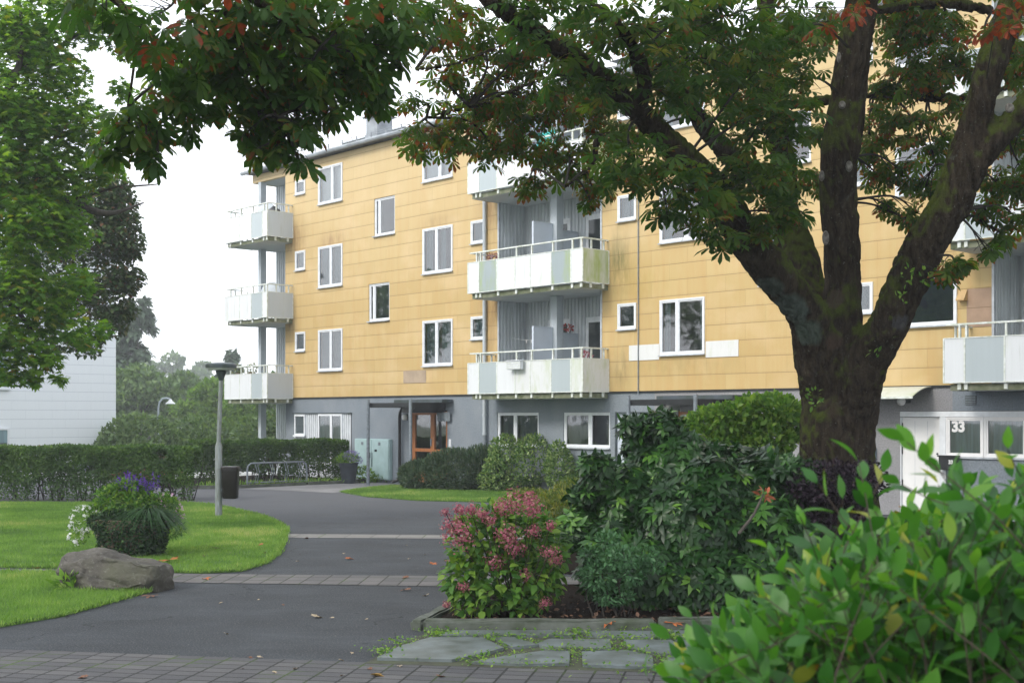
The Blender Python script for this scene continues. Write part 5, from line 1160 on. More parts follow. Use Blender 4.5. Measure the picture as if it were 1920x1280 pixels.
# foreground shrub, out of focus
def front_shrub():
    root = empty('foreground_shrub', (1.35,2.9,0), 0, 'bright green glossy leaved shrub filling the lower right foreground', 'shrub'); base = Vector((1.35,2.9,0))
    r = random.Random(5); mb = MB(); P = []; Dd = []; Nn = []; S = []; Rn = []
    tips = []
    # silhouette: tips by pixel and distance
    sil = [(1215,1262),(1260,1190),(1300,1150),(1345,1160),(1330,1240),(1400,1215),(1420,1100),(1440,1020),(1480,1040),(1500,960),(1540,1010),(1535,900),(1580,930),(1610,860),(1640,950),(1655,880),(1700,820),(1690,900),(1745,850),(1760,900),(1790,940),(1810,900),(1840,900),(1890,835),(1900,890),(1960,860),(1960,920),(1860,960),(1460,1150),(1530,1100)]
    for s in sil: tips.append((s[0], s[1], r.uniform(2.3,2.9)))
    for i in range(800):
        px_ = r.uniform(1260,2250); t = (px_-1260)/660
        top = 1240-350*min(1, t)**.68+30
        py_ = top+(1420-top)*r.random()**1.2; tips.append((px_, py_, r.uniform(2.2,3.5)))
    for px_, py_, Y in tips:
        tip = at(px_, py_+8, Y)-base; L = r.uniform(.28,.42)
        up = Vector((r.gauss(-.15,.45), r.gauss(-.15,.4), 1.0)).normalized()
        if px_ < 1500: up = Vector((-.75+r.gauss(0,.25), r.gauss(-.1,.3), .75)).normalized()
        a = tip-up*L; root_p = Vector((r.uniform(-.1,.9), r.uniform(.0,.7), 0)); mid = a.lerp(root_p, .5)+Vector((0,0,.15))
        if len(tips) < 1e9: pts = spline([root_p, mid, a, tip], 5); mb.tube([tuple(p) for p in pts], list(np.linspace(.0032,.0011,len(pts))), 5, cap=False)
        k = r.randint(8, 13); ph = r.uniform(0, 6.28)
        u = up.orthogonal().normalized(); v = up.cross(u)
        for j in range(k):
            t = (j/(k-1))**.9; p = a+(tip-a)*t; ang = ph+j*2.4; rad = u*math.cos(ang)+v*math.sin(ang)
            el = .25+.9*t; dr = (rad*(1.25-el*.5)+up*el).normalized()
            if j >= k-2: dr = (rad*.35+up).normalized()
            P.append(p); Dd.append(dr); Nn.append(up-rad*.3+Vector((r.gauss(0,.2),r.gauss(0,.2),r.gauss(0,.2)))); S.append(r.uniform(.042,.078)*(1 if j < k-2 else .85)); Rn.append(min(1, max(0, r.gauss(.34+.22*t, .15))) if r.random() > .02 else 1.0)
    tm = [leaflet(1,.48,'ell',6,.12,.22,petiole=.08), leaflet(1,.44,'ell',6,.2,.35,petiole=.08), leaflet(1,.52,'ell',6,.06,.1,petiole=.08)]
    scatter('foliage', tm, np.array([tuple(p) for p in P]), np.array([tuple(p) for p in Dd]), np.array([tuple(p) for p in Nn]), np.array(S), LF['front'], root, np.array(Rn))
    mb.build('stems', M['stem'], root)
    bl = [(at(px_,py_,Y).x-1.35, Y-2.9, at(px_,py_,Y).z, rx*Y/FPX, .45, rz*Y/FPX) for px_,py_,Y,rx,rz in ((1480,1240,3.1,130,110),(1640,1130,3.2,130,140),(1820,1080,3.2,150,160),(1980,1060,3.2,150,170),(1700,1300,3.0,260,120),(1950,1320,3.0,260,160))]
    bush_leaves('inner_leaves', bl, 2400, tm, .065, LF['front'], root, inner=.2, power=.8, jit=.6, up=.6)
front_shrub()

# ================================================================== TREES
def furrow(o, voxel, name, mat, parent):
    """fuse the limbs into one skin, then carve lumps and long bark furrows into it"""
    rm = o.modifiers.new('remesh', 'REMESH'); rm.mode = 'VOXEL'; rm.voxel_size = voxel
    sm = o.modifiers.new('smooth', 'SMOOTH'); sm.factor = .5; sm.iterations = 8
    me = bpy.data.meshes.new_from_object(o.evaluated_get(bpy.context.evaluated_depsgraph_get()))
    o.modifiers.clear(); o.data = me
    n = len(me.vertices); co = np.empty(n*3, np.float32); me.vertices.foreach_get('co', co); co = co.reshape(-1, 3)
    nr = np.empty(n*3, np.float32); me.vertices.foreach_get('normal', nr); nr = nr.reshape(-1, 3); d = np.empty(n, np.float32)
    for i in range(n):
        x, y, z = map(float, co[i]); w_ = noise.noise(Vector((x*2, y*2, z*1.2)))
        a = noise.noise(Vector((x*13+w_*2, y*13, z*2.6))); b = noise.noise(Vector((x*26, y*26+w_*2, z*8)))
        d[i] = .045*w_-.030*(1-min(1, abs(a)*3.2))+.010*b+.012*noise.noise(Vector((x*5, y*5, z*4)))
    me.vertices.foreach_set('co', (co+nr*d[:,None]).ravel()); me.polygons.foreach_set('use_smooth', np.ones(len(me.polygons), bool)); me.update()
    return o
def tree_body(name, limbs, mat, parent, voxel=.035, disp=True):
    mb = MB()
    for l in limbs:
        pts = spline([(*at(px_, py_, Y), r_*Y/FPX) for px_, py_, Y, r_ in l], 8)
        off = parent.location
        mb.tube([(p[0]-off.x, p[1]-off.y, p[2]-off.z) for p in pts], [max(.006, p[3]) for p in pts], 14)
    o = mb.build(name, mat, parent)
    if disp: return furrow(o, voxel, name, mat, parent)
    rm = o.modifiers.new('remesh', 'REMESH'); rm.mode = 'VOXEL'; rm.voxel_size = voxel; rm.use_smooth_shade = True
    sm = o.modifiers.new('smooth', 'SMOOTH'); sm.factor = .5; sm.iterations = 6
    if disp:
        for nm, sz, st in (('large_lumps', .55, .10), ('bark_ridges', .12, .035)):
            tx = bpy.data.textures.new(nm, 'CLOUDS'); tx.noise_scale = sz; tx.noise_depth = 3
            d = o.modifiers.new(nm, 'DISPLACE'); d.texture = tx; d.strength = st; d.mid_level = .5
    return o
TY = 15.5
ct = empty('horse_chestnut_tree', gp(1568,1000).xyz*0+Vector((3.93,15.5,0)), 0, 'massive horse chestnut with mossy trunk forking into four limbs right of centre', 'tree')
limbs = [
 [(1566,1110,15.5,118),(1564,1000,15.5,92),(1568,900,15.5,74),(1572,820,15.5,70),(1577,740,15.5,72),(1578,680,15.5,74),(1580,630,15.5,60)],
 [(1578,760,15.4,55),(1578,680,15.3,48),(1580,600,15.2,41),(1579,540,15.2,37),(1577,450,15.1,35),(1574,380,15.1,34),(1576,300,15,34),(1590,190,15,36),(1602,100,14.9,34),(1615,20,14.9,31),(1630,-70,14.8,26),(1650,-300,14.8,15)],
 [(1592,800,15.4,40),(1606,730,15.2,46),(1630,665,15,44),(1668,595,14.7,39),(1722,485,14.5,40),(1772,400,14.3,40),(1803,320,14.2,38),(1828,240,14.1,33),(1848,160,14,31),(1870,80,14,29),(1895,0,14,26),(1930,-120,14,20),(1960,-300,14,10)],
 [(1790,400,14.3,32),(1822,330,14.1,28),(1862,270,14,25),(1900,222,14,24),(1950,170,13.9,20),(2050,60,13.8,14)],
 [(1560,760,15.5,50),(1540,680,15.3,50),(1520,600,15.1,42),(1470,535,14.8,38),(1420,475,14.5,36),(1380,415,14.2,34),(1340,355,13.9,31),(1285,300,13.5,29),(1230,245,13.2,26),(1175,190,12.9,24),(1120,140,12.6,21),(1060,95,12.3,18),(990,50,12,16),(920,5,11.6,14),(850,-50,11.2,11),(740,-130,10.5,7)],
 [(1200,215,13.0,17),(1207,165,12.8,15),(1196,110,12.5,15),(1165,55,12.2,14),(1120,15,12,12),(1060,-30,11.8,9)],
 [(1555,700,15.7,52),(1540,620,15.9,42),(1515,540,16.1,37),(1490,460,16.3,35),(1470,390,16.4,30),(1472,320,16.5,25),(1462,240,16.5,22),(1450,150,16.6,19),(1442,60,16.6,17),(1435,-60,16.7,12)],
 [(1470,385,16.4,20),(1430,335,16.3,21),(1380,300,16.1,21),(1335,255,16,20),(1305,215,15.9,19),(1275,165,15.8,16),(1250,110,15.6,13),(1225,40,15.4,10)],
 [(1462,200,16.5,10),(1520,192,15.7,9),(1640,178,16,9),(1740,180,16.2,10),(1830,182,16.4,9),(1930,150,16.6,6)],
 [(1640,20,14.9,9),(1700,12,15.2,9),(1770,6,15.5,10),(1860,20,15.8,7)],
 [(1090,115,12.5,8),(1040,140,13,6),(960,170,13.6,5),(880,200,14.2,3.5),(800,220,14.6,2)],
 [(1230,260,13.2,6),(1130,250,13.6,5),(1110,310,13.9,3.5),(1060,350,14.1,2)],
 [(1000,60,12.1,7),(930,90,12.6,5),(850,120,13.1,4),(780,130,13.5,2)],
]
tree_body('trunk', limbs, M['bark'], ct, .021)
CTL = ct.location
# pruning scars
def scar(px_, py_, Y, w_, h_, parent):
    p = at(px_, py_, Y)-parent.location; bm = bmesh.new(); bmesh.ops.create_uvsphere(bm, u_segments=20, v_segments=10, radius=1)
    for v in bm.verts:
        r_ = math.hypot(v.co.x, v.co.z); k = .55+.45*min(1, r_)
        v.co = Vector((v.co.x*w_, v.co.y*.03*(1.3 if r_ > .55 else .5), v.co.z*h_))
    me = bpy.data.meshes.new('pruning_scar'); bm.to_mesh(me); bm.free(); me.polygons.foreach_set('use_smooth', [True]*len(me.polygons))
    o = link('pruning_scar', me, M['scar'], parent); o.location = p; return o
M['scar'] = simple('pale_healed_wood', (.20,.19,.175), .85, .35, 25, .5, 50, c2=(.05,.04,.035))
for a in ((1548,446,14.83,.05,.10),(1541,330,14.78,.035,.075),(1592,312,14.75,.05,.075),(1579,197,14.75,.05,.055),(1573,108,14.72,.03,.07),(1893,203,13.80,.06,.065)): scar(a[0],a[1],a[2],a[3]*.8,a[4]*.85,ct)

def leaf_clumps(clumps, tmpls, size, mat, parent, name='leaves', hang=.55, rnd_shift=0, flatd=1.6, sizevar=(.7,1.15), ymin=3.2, limbs=None, limb_spread=.14):
    P = []; C = []
    for (px_, py_, r_, Y, n) in clumps:
        c = np.array(at(px_, py_, Y)); rr = r_*Y/FPX; d = sph(n)*(rng.random(n)**(1/2.2))[:,None]
        P.append(c+d*rr*np.array([1.0, flatd, .85])); C.append(np.tile(c, (n,1)))
    P = np.vstack(P); C = np.vstack(C); k = P[:,1] > ymin; P, C = P[k], C[k]; m = len(P)
    out = norm((P-C)*[1,1,.3]+rng.normal(size=(m,3))*.25)
    az = rng.normal(size=(m,3)); az[:,2] = 0; h = norm(norm(az)+out*.6)
    dn = np.clip(rng.normal(hang, .35, m), -.3, 1.6)[:,None]
    D = norm(h*[1,1,.2]-np.array([0,0,1])*dn); N = norm(h*dn*.8+np.array([0,0,1])+rng.normal(size=(m,3))*.25)
    S = size*rng.uniform(*sizevar, m)
    r = np.clip(rng.random(m)*.8+rng.normal(size=m)*.08+rnd_shift+.12, 0, 1)
    off = np.array(parent.location)
    return scatter(name, tmpls, P-off, D, N, S, mat, parent, r)
def twigs(clumps, anchors, mat, parent, r0=.018, sub=7, name='twigs'):
    mb = MB(); A = [at(*a) for a in anchors]; off = parent.location
    for (px_, py_, r_, Y, n) in clumps:
        c = at(px_, py_, Y); a = min(A, key=lambda q: (q-c).length+.3*max(0, c.z-q.z)); rr = r_*Y/FPX
        mid = a.lerp(c, .5)+Vector((random.uniform(-.15,.15), random.uniform(-.15,.15), .12*(c-a).length))
        pts = spline([a-off, mid-off, c-off], 6); mb.tube([tuple(p) for p in pts], list(np.linspace(r0, r0*.45, len(pts))), 5, cap=False)
        for i in range(sub):
            s = Vector(pts[random.randint(len(pts)//2, len(pts)-1)]); e = c-off+Vector((random.gauss(0,.55)*rr, random.gauss(0,.7)*rr, random.gauss(-.1,.5)*rr))
            m_ = s.lerp(e, .5)+Vector((0,0,.08*rr)); mb.tube([tuple(p) for p in spline([s, m_, e], 3)], list(np.linspace(r0*.4, r0*.12, 7)), 4, cap=False)
    return mb.build(name, mat, parent)
ch = [chestnut(3, s) for s in range(5)]; ch4 = [chestnut(4, s) for s in range(5)]
anch = [(px_,py_,Y) for l in limbs[1:] for px_,py_,Y,_ in l if py_ < 520]
# (pixel x, pixel y, radius px, distance, leaves)
front = [(1180,300,75,12.6,81),(1250,170,70,12.8,68),(1330,110,80,13,81),(1420,120,70,13.6,68),(1470,220,70,13.8,76),(1400,230,75,13.6,76),(1320,390,60,13.0,68),(1390,330,75,13.4,94),(1460,330,60,14,76),(1430,420,45,14,47),(1350,445,35,13,22),(1270,330,55,12.6,51),(1490,60,80,13.8,85),(1230,60,80,12.3,76),(1390,30,80,13,76),(1310,20,70,12.6,60),(1120,40,75,12,68),(1000,20,80,11.6,68),(1060,150,50,12.4,34),(1140,170,50,12.6,31),(1500,150,45,14.2,38),(1250,390,30,12.6,15),(1475,400,35,14,29)]
back = [(900,80,75,14.5,86),(960,140,75,14.8,86),(870,190,65,14.6,72),(790,265,42,14.6,40),(850,260,50,14.8,50),(920,270,55,15,63),(1010,260,60,15.2,68),(990,340,36,15.2,27),(1060,300,55,15.4,58),(1110,350,42,15.4,31),(1110,380,16,15.4,6),(1160,250,65,15.2,63),(1190,330,42,15.2,31),(1040,200,60,14.9,63),(1120,200,60,15,63),(820,60,50,13.8,31),(860,20,55,13.8,36),(770,190,30,14.3,14),(940,200,60,14.6,65),(830,140,40,14,23),(1220,100,70,15,81),(1060,80,70,14.6,81),(980,90,60,14.6,63),(1330,170,60,15.6,63),(1300,60,70,15.4,76),(1400,170,70,16,81),(1440,100,60,16,63)]
rightc = [(1690,60,70,15.8,98),(1740,130,60,15.8,81),(1680,160,50,15.8,67),(1650,230,45,15.8,56),(1720,240,60,15.6,73),(1690,320,40,15.6,36),(1760,60,60,15.8,73),(1800,120,40,15.8,48),(1735,350,30,15.4,20),(1670,390,24,15.2,14),(1715,395,24,15.2,15),(1700,410,18,15.1,8),(1650,330,35,15.8,31),(1630,280,30,15.8,28),(1530,250,30,16.3,28),(1520,340,30,16.3,28),(1505,420,20,16.3,11),(1530,60,50,16.3,59),(1660,10,60,15.8,62),(1860,130,30,15.6,34),(1900,110,40,15.4,48),(1880,350,40,14.8,36),(1920,330,50,14.8,50),(1850,400,36,14.8,28),(1910,410,34,14.8,25),(1880,440,22,14.8,11),(1855,475,16,14.5,8),(1790,500,26,14.0,25),(1770,515,16,14.0,11),(1930,240,50,14.8,50),(1960,120,60,14.8,70),(1890,270,26,15,20),(1760,330,40,15.6,24),(1770,260,50,15.8,40),(1800,200,40,15.8,26),(1740,30,60,15.9,50),(1850,330,30,15,16)]
above = [(x, y, 150, Y, 60) for x, y, Y in ((1000,-160,13),(1250,-150,13.5),(1500,-160,15),(1750,-160,15),(1950,-80,14.5),(1100,-380,14),(1400,-400,15),(1700,-400,15),(1900,-350,14.5),(1500,-620,15),(1250,-560,14.5),(800,-120,12.5),(2100,60,14.5),(2100,300,14.5),(2050,-250,15),(2250,150,15))]
leaf_clumps(front, ch, .165, LF['chest'], ct, hang=.35)
leaf_clumps(back, ch, .155, LF['chest_far'], ct, 'backlit_tint_leaves', hang=.75)
leaf_clumps(rightc, ch, .155, LF['chest_far'], ct, 'hanging_leaves', hang=.8, rnd_shift=-.08)
leaf_clumps(above, ch, .18, LF['chest'], ct, 'upper_leaves', hang=.3)
# unseen crown leaves added above the frame to shade bed, shrubs and path
n = 1900; a_ = rng.random(n)*2*np.pi; r_ = np.sqrt(rng.random(n))
P = np.c_[4.2+8.2*r_*np.cos(a_), 13.8+6.8*r_*np.sin(a_)]; P = P[P[:,1] > 6.5]; n = len(P); P = np.c_[P, 2.1+.345*P[:,1]+.6+rng.random(n)*2.6]
scatter('crown_shade_leaves', ch, P-np.array(CTL), np.c_[rng.normal(size=(n,2)), rng.normal(size=n)*.3-.3], np.tile([0,0,1.],(n,1))+rng.normal(size=(n,3))*.35, rng.uniform(.22,.34,n), LF['chest'], ct)
leaf_clumps([(1600,15,36,12,6),(1850,45,50,11.5,9),(1540,50,20,12,2),(1905,15,30,11.5,4)], ch4, .17, LF['chest_red'], ct, 'reddened_leaves', hang=.6)
twigs(front+back+rightc, anch, M['twig'], ct); twigs([(1600,15,40,12,7),(1850,45,55,11.5,11)], anch, M['twig'], ct, .008, 3)
# sprouts on the trunk
for (px_, py_, Y, r_, n) in ((1525,745,14.7,14,20),(1700,520,14.2,14,12),(1735,515,14.1,12,12),(1690,560,14.2,10,8),(1640,660,14.6,9,6)):
    p = at(px_, py_, Y)-CTL; s = Y/FPX; bush_leaves('trunk_sprout', [(p.x,p.y,p.z,r_*s,r_*s,r_*s*1.3)], n, leaflet(1,.5,'ell',3), .07, LF['lightshrub'], ct, zmin=-9)

# second chestnut: its trunk stands left of the camera, its boughs hang into the top left
c2 = empty('horse_chestnut_tree', (-5.2,4.6,0), 0, 'nearer dark chestnut whose boughs and drooping leaves hang into the top left', 'tree')
mb = MB()
def b3(pts, r0, r1, k=10): 
    q = spline([(p[0]+5.2,p[1]-4.6,p[2]) for p in pts], 6); mb.tube([tuple(p) for p in q], list(np.linspace(r0, r1, len(q))), k)
b3([(-5.2,4.6,-.1),(-5.25,4.6,2),(-5.1,4.7,4),(-4.9,4.9,6.5),(-4.6,5,9)], .42, .2, 16)
def w3(px_, py_, Y): return tuple(at(px_, py_, Y))
b3([(-5.1,4.7,4.2),(-4.6,5.6,5.6),w3(-200,-330,7),w3(150,-220,7.8),w3(420,-40,8.2),w3(600,80,8.6)], .16, .015)
b3([(-5.0,4.8,5.0),(-4.3,5.6,6.2),w3(250,-260,8),w3(500,-150,8.8),w3(680,-40,9.4)], .14, .015)
b3([(-5.1,4.7,4.6),(-4.7,5.8,5.5),w3(-60,-160,8),w3(190,-20,8.4),w3(330,110,8.8),w3(450,180,9)], .06, .008)
b3([w3(190,-40,8.2),w3(250,60,8),w3(240,200,8.2),w3(220,280,8.3)], .016, .004, 6); b3([w3(420,20,8.2),w3(470,120,8.5),w3(520,220,8.7),w3(555,290,8.8)], .018, .004, 6)
mb.build('trunk', M['bark'], c2, smooth=True)
near = [(760,60,40,9.4,20),(700,190,30,9.2,11),(800,20,40,9.6,17),(260,50,70,7.6,15),(200,20,60,7.2,10),(340,90,80,8.2,40),(430,60,80,8.4,45),(520,60,80,8.6,48),(620,60,80,8.8,48),(690,90,65,9,34),(730,30,60,9,25),(300,160,70,8.4,34),(400,170,70,8.6,43),(480,150,75,8.8,51),(570,150,75,8.8,51),(650,150,60,9,34),(240,240,52,8.2,23),(200,270,34,8.2,10),(285,235,40,8.4,14),(350,225,34,8.6,9),(500,220,55,8.8,29),(560,240,45,8.8,19),(460,250,26,8.8,9),(600,190,45,8.8,20),(530,285,28,8.8,9),(560,300,20,8.8,5),(480,280,20,8.7,5),(270,290,22,8.3,5),(290,310,14,8.3,2),(690,150,40,9,14),(620,220,24,8.9,5),(735,110,30,9.1,9),(150,-20,60,7.4,12),(400,-20,80,8.2,34),(560,-20,80,8.6,34),(700,-30,60,9,23),(380,130,70,9.4,40),(520,110,80,9.6,45),(640,110,60,9.6,29)]
leaf_clumps(near, ch4, .155, LF['chest_near'], c2, hang=.7)
leaf_clumps([(340,30,160,7.4,7),(610,20,100,7.6,4)], ch4, .165, LF['chest_red'], c2, 'rusty_leaves', hang=.5, rnd_shift=-.3)
leaf_clumps([(x,y,220,Y,45) for x,y,Y in ((100,-330,7),(700,-330,9),(-250,-250,6.5),(-400,0,6),(0,-700,6.5),(500,-750,8.5))], ch, .18, LF['chest_near'], c2, 'upper_leaves', hang=.3)
twigs(near, [(150,-60,7.8),(300,-20,8),(420,20,8.2),(520,55,8.4),(600,90,8.6),(500,-150,8.8),(680,-40,9.4),(150,150,8.4),(320,180,8.8),(450,190,9),(240,200,8.2),(470,120,8.5),(520,220,8.7)], M['twig'], c2, .011, 6)

# maple and dark tree at the left
mt = empty('maple_tree', (-13.5,22,0), 0, 'green maple crown filling the left edge with small lobed leaves', 'tree')
mb = MB()
def b4(o_, pts, r0, r1, k=8):
    q = spline([tuple(Vector(p)-o_.location) for p in pts], 6); mb.tube([tuple(p) for p in q], list(np.linspace(r0, r1, len(q))), k)
b4(mt, [(-13.5,22,-.1),(-13.5,22,3),(-13.2,22,6),(-13,22,11)], .38, .15, 14)
for pts in ([(-13.4,22,3.4),w3(-150,420,22),w3(20,290,22.5),w3(60,330,22.5),w3(105,335,22.6)], [(-13.4,22,2.8),w3(-120,420,22.3),w3(40,352,22.8),w3(120,375,23),w3(240,345,23.2)], [(-13.3,22,5),w3(-100,200,22),w3(60,120,22.4),w3(150,60,22.6),w3(200,10,22.8)],
            [(-13.4,22,2.6),w3(-150,520,21.8),w3(0,560,21.8),w3(60,620,22),w3(100,700,22)], [w3(-100,300,22),w3(20,160,22),w3(40,60,22),w3(30,-40,22)], [w3(120,375,23),w3(200,400,23),w3(270,380,23.2)]): b4(mt, pts, .09, .012)
mb.build('trunk', M['bark2'], mt, smooth=True)
mcl = [(30,60,60,22.2,700),(60,200,70,22.2,700),(40,400,80,22.1,900),(40,80,90,22.3,1100),(0,200,80,22,1100),(110,140,60,22.5,600),(60,260,80,22.3,1100),(150,230,60,22.6,700),(20,330,80,22.2,1000),(110,330,75,22.6,1000),(190,310,45,22.8,380),(60,430,80,22,1100),(0,520,80,22,1000),(120,430,60,22.6,650),(60,560,70,22,800),(20,640,60,21.8,650),(80,670,36,21.8,260),(110,710,16,21.7,50),(60,710,22,21.8,90),(20,700,34,21.7,200),(110,600,55,22.3,420),(160,50,50,22.6,320),(240,90,36,23,150),(200,20,60,22.8,330),(130,10,50,22.4,260),(70,0,40,22.3,160),(230,170,28,23,100),(160,640,30,22.2,110),(190,620,26,22.3,80),(270,230,18,23,50),(140,530,45,22.4,300),(-60,300,120,21.5,900),(-60,600,90,21.5,600)]
ml = [maple()]
def maple_leaves(clumps, size, mat, parent, name='leaves', tm=None, hang=.35):
    return leaf_clumps(clumps, tm or ml, size, mat, parent, name, hang=hang, flatd=1.5)
maple_leaves(mcl, .118, LF['maple'], mt)
dt = empty('dark_tree', (-15.5,34,0), 0, 'darker reddish green tree behind the maple beside the white building', 'tree')
mb = MB(); b4(dt, [(-15.5,34,-.1),(-15.5,34,5),(-15.2,34,9.5)], .35, .1, 12)
for pts in ([(-15.5,34,3),w3(60,560,34),w3(200,520,34)], [(-15.4,34,5),w3(60,420,34),w3(220,400,34)], [w3(60,420,34),w3(180,360,34),w3(300,345,34.2)], [(-15.5,34,3),w3(40,620,34),w3(150,640,33.6)]): b4(dt, pts, .09, .015)
mb.build('trunk', M['bark2'], dt, smooth=True)
dcl = [(200,380,55,34,900),(150,450,70,34,1000),(220,450,50,34,800),(235,520,36,34,480),(190,540,60,34,800),(120,560,60,33.8,700),(200,600,42,33.8,450),(160,640,36,33.6,300),(235,580,24,33.9,160),(245,470,24,34,180),(215,350,34,34,320),(120,380,70,34,700),(100,640,40,33.6,220),(225,410,40,34,500),(60,500,80,34,700)]
maple_leaves([(a_, b_, c_, d_, int(e_*1.7)) for a_, b_, c_, d_, e_ in dcl], .16, LF['beech'], dt, tm=[leaflet(1,.6,'ell',3,.1,.2)])

# ================================================================== WHITE BUILDING AND BACKDROP TREES
def white_mat():
    m = NM('white_cladding'); o = m.obj(); sx = m.n('SeparateXYZ', Vector=o); z = sx.outputs[2]
    rr = m.math('DIVIDE', z, .3935); rf = m.math('FRACT', rr); hs = m.math('LESS_THAN', rf, .05)
    cc = m.math('ADD', m.math('DIVIDE', m.math('ADD', sx.outputs[0], sx.outputs[1]), 1.16), m.math('MULTIPLY', m.math('MODULO', m.math('FLOOR', rr), 2), .5)); vs = m.math('LESS_THAN', m.math('FRACT', cc), .01)
    s = m.noise(1, 5, m.scalev(o, (5,5,.6)))
    c = m.mix(m.math('MULTIPLY', s, .25), (.80,.83,.86), (.62,.66,.71)); c = m.mix(m.math('MULTIPLY', hs, .5), c, (.30,.34,.40)); c = m.mix(m.math('MULTIPLY', vs, .25), c, (.35,.38,.42))
    m.set(Base_Color=c, Roughness=.5); return m.m
wb = empty('white_apartment_building', (-17.64,57,0), BROT, 'white clad apartment block end wall behind the left hedge and maple', 'apartment building')
M['wclad'] = white_mat()
# its gable faces the camera's right hand neighbour: wall runs along local +y (perpendicular to the yellow facade)
mb = MB(); mb.box(-30, 0, -13, 0, -1.3, 9.0); mb.build('wall', M['wclad'], wb)
def wb_window(y0, y1, z0, z1):
    mb = MB(); f = .08
    mb.box(.0,.06,y0,y1,z0,z0+f); mb.box(.0,.06,y0,y1,z1-f,z1); mb.box(.0,.06,y0,y0+f,z0+f,z1-f); mb.box(.0,.06,y1-f,y1,z0+f,z1-f); mb.box(.0,.10,y0-.03,y1+.03,z0-.05,z0-.002)
    w_ = mb.build('window', M['frame'], wb)
    mb = MB(); mb.box(.004,.02,y0+f,y1-f,z0+f,z1-f); mb.build('pane', simple('dull_blue_pane', (.10,.13,.16), .08), w_)
    mb = MB(); mb.box(.021,.026,y0+f,y1-f,z0+(z1-z0)*.55,z1-f); mb.build('blind', M['curtain'], w_)
for z in (.25, 3.25, 6.2): wb_window(-6.1, -4.75, z, z+1.35); wb_window(-10.5, -9.1, z, z+1.35)
mb = MB(); mb.box(-30.3,.3,-13.3,.3,9.0,9.25); mb.build('roof', M['zinc'], wb)
mb = MB(); mb.box(-29.9,.03,-12.9,-.02,-1.3,.0); mb.build('plinth', M['plinth'], wb)

def far_tree(name, px_, Y, top_py, width_px, label, mat, kind='round', n=2600, size=.35, seed=0, extra=None):
    r = random.Random(seed); x = (px_-CX)/FPX*Y; zt = EYE+(HY-top_py)*Y/FPX+1.0; wd = width_px*Y/FPX/2
    root = empty(name, (x, Y, -1.0), 0, label, 'tree', 'trees in the mist behind the hedges')
    mb = MB(); mb.tube([(0,0,0),(.1,0,zt*.5),(0,0,zt*.93)], [zt*.022,zt*.014,.03], 8)
    if kind == 'round':
        bl = [(r.gauss(0,.45)*wd, r.gauss(0,.4)*wd, zt*r.uniform(.28,.86), wd*r.uniform(.3,.55), wd*r.uniform(.3,.5), zt*r.uniform(.07,.14)) for _ in range(16)]+[(0,0,zt*.9,wd*.35,wd*.35,zt*.1)]
        for b in bl[:12]: mb.tube([(0,0,b[2]*.6),(b[0]*.5,b[1]*.5,b[2]*.85),(b[0],b[1],b[2])], [.09,.05,.02], 5, cap=False)
        bush_leaves('foliage', bl, n, [leaflet(1,.6,'ell',2,.1,.2)], size, LF[mat], root, inner=.3, zmin=.1)
    else:
        P = []; D = []
        nb = 46
        for i in range(nb):
            t = .12+.88*(i/nb)**.85; z = zt*t; L = wd*(1.08-t)**.8*r.uniform(.65,1.15); a = r.uniform(0, 6.28); dx, dy = math.cos(a), math.sin(a)
            mb.tube([(0,0,z),(dx*L*.5,dy*L*.5,z+.04*L),(dx*L,dy*L,z-.16*L)], [.05,.03,.01], 4, cap=False)
            k = n//nb; s = rng.random(k)**.7; P.append(np.c_[dx*L*s+rng.normal(size=k)*.09*L, dy*L*s+rng.normal(size=k)*.09*L, z+.04*L-.2*L*s**2-abs(rng.normal(size=k))*.10*L]); D.append(np.c_[np.full(k,dx),np.full(k,dy),np.full(k,-.5)]+rng.normal(size=(k,3))*.5)
        P = np.vstack(P); D = np.vstack(D); m = len(P)
        scatter('foliage', [leaflet(1,.35,'ell',2,.1,.3)], P, D, np.tile([0,0,1.],(m,1))+rng.normal(size=(m,3))*.4, size*rng.uniform(.6,1.2,m), LF[mat], root)
    mb.build('trunk', M['bark2'], root); return root
far_tree('pine_tree', 256, 105, 555, 190, 'tall dark conifer with drooping boughs right beside the white building', 'conifer', 'cone', 7000, .85, 1)
far_tree('broadleaf_tree', 262, 95, 685, 150, 'dark green round tree at the foot of the tall conifer', 'fargreen', 'round', 5600, .46, 2)
far_tree('broadleaf_tree', 345, 105, 700, 150, 'mid green tree behind the curved white street lamp', 'fargreen', 'round', 5600, .5, 3)
far_tree('broadleaf_tree', 400, 90, 712, 130, 'bright green tree just left of the near lamp pole', 'farpale', 'round', 5000, .42, 4)
far_tree('pine_tree', 432, 125, 655, 110, 'feathery conifer rising behind the near park lamp head', 'conifer', 'cone', 4600, .75, 5)
far_tree('broadleaf_tree', 468, 80, 735, 120, 'bright green tree behind the lowest corner balcony', 'farpale', 'round', 4600, .30, 6)
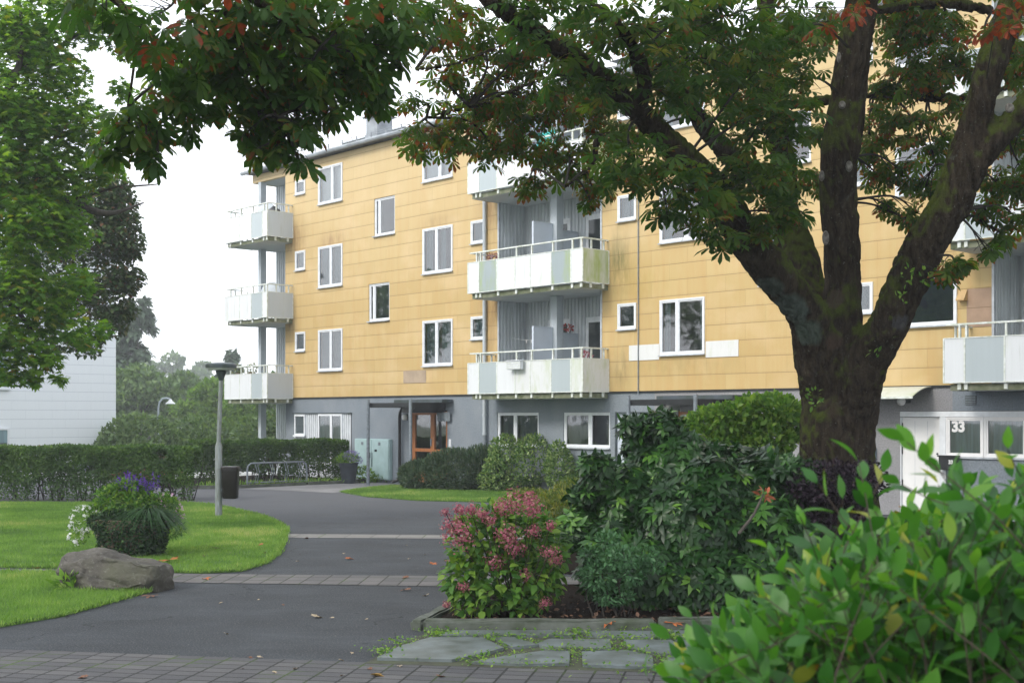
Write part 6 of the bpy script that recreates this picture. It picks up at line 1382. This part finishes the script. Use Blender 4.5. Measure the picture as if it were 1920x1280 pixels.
far_tree('broadleaf_tree', 520, 75, 700, 120, 'green tree seen through the ground floor corner opening', 'fargreen', 'round', 2600, .36, 7)
far_tree('broadleaf_tree', 325, 255, 664, 120, 'pale misty tree top, the left of the two farthest', 'fargreen', 'round', 4200, 1.1, 8)
far_tree('broadleaf_tree', 382, 270, 680, 90, 'pale misty tree top, the right of the two farthest', 'fargreen', 'round', 3600, 1.1, 9)
far_tree('broadleaf_tree', 300, 150, 712, 130, 'hazy tree between the conifer and the curved lamp', 'fargreen', 'round', 4200, .65, 10)
far_tree('broadleaf_tree', 440, 140, 715, 150, 'hazy green tree far behind the lamp pole', 'fargreen', 'round', 4200, .6, 11)
rt = far_tree('copper_tree', 505, 58, 775, 60, 'small reddish brown tree behind the ground floor corner column', 'beech', 'round', 2200, .22, 12)
for i, (x_, y_, h_) in enumerate(((-23,38,9.5),(-21.5,32.5,9),(-25,44,9.8),(-22.5,27,9))):  # unseen trees added to darken reflections in the lower windows
    far_tree('broadleaf_tree', CX+FPX*x_/y_, y_, HY-(h_-EYE)*FPX/y_, 5.6*FPX/y_, 'unseen tree added left of the frame for the lower windows to mirror', 'fargreen', 'round', 2600, .4, 30+i)['group'] = 'unseen trees added for the window reflections'
P, Nn = blobs_pts([(-22+i*1.9, 58+2*math.sin(i*1.7), .4, 2.0, 1.4, 1.5+.5*math.sin(i*2.3)) for i in range(9)], 16000, .7, .0); m = len(P)
tag(scatter('undergrowth', [leaflet(1,.6,'ell',2)], P, norm(Nn+rng.normal(size=(m,3))*.7), norm(Nn+rng.normal(size=(m,3))*.7), rng.uniform(.15,.3,m), LF['fargreen']), kind='stuff')

# ================================================================== MIST
HZ = 0.0012
mb = MB(); mb.box(-300, 300, -40, 320, -2.2, 34)
h = NM('mist'); h.t.nodes.remove(h.p)
v = h.t.nodes.new('ShaderNodeVolumePrincipled'); v.inputs['Color'].default_value = (.93,.96,1,1); v.inputs['Density'].default_value = HZ; v.inputs['Anisotropy'].default_value = .2
h.t.links.new(v.outputs[0], h.out.inputs['Volume'])
hz = tag(mb.build('haze', h.m), kind='stuff')
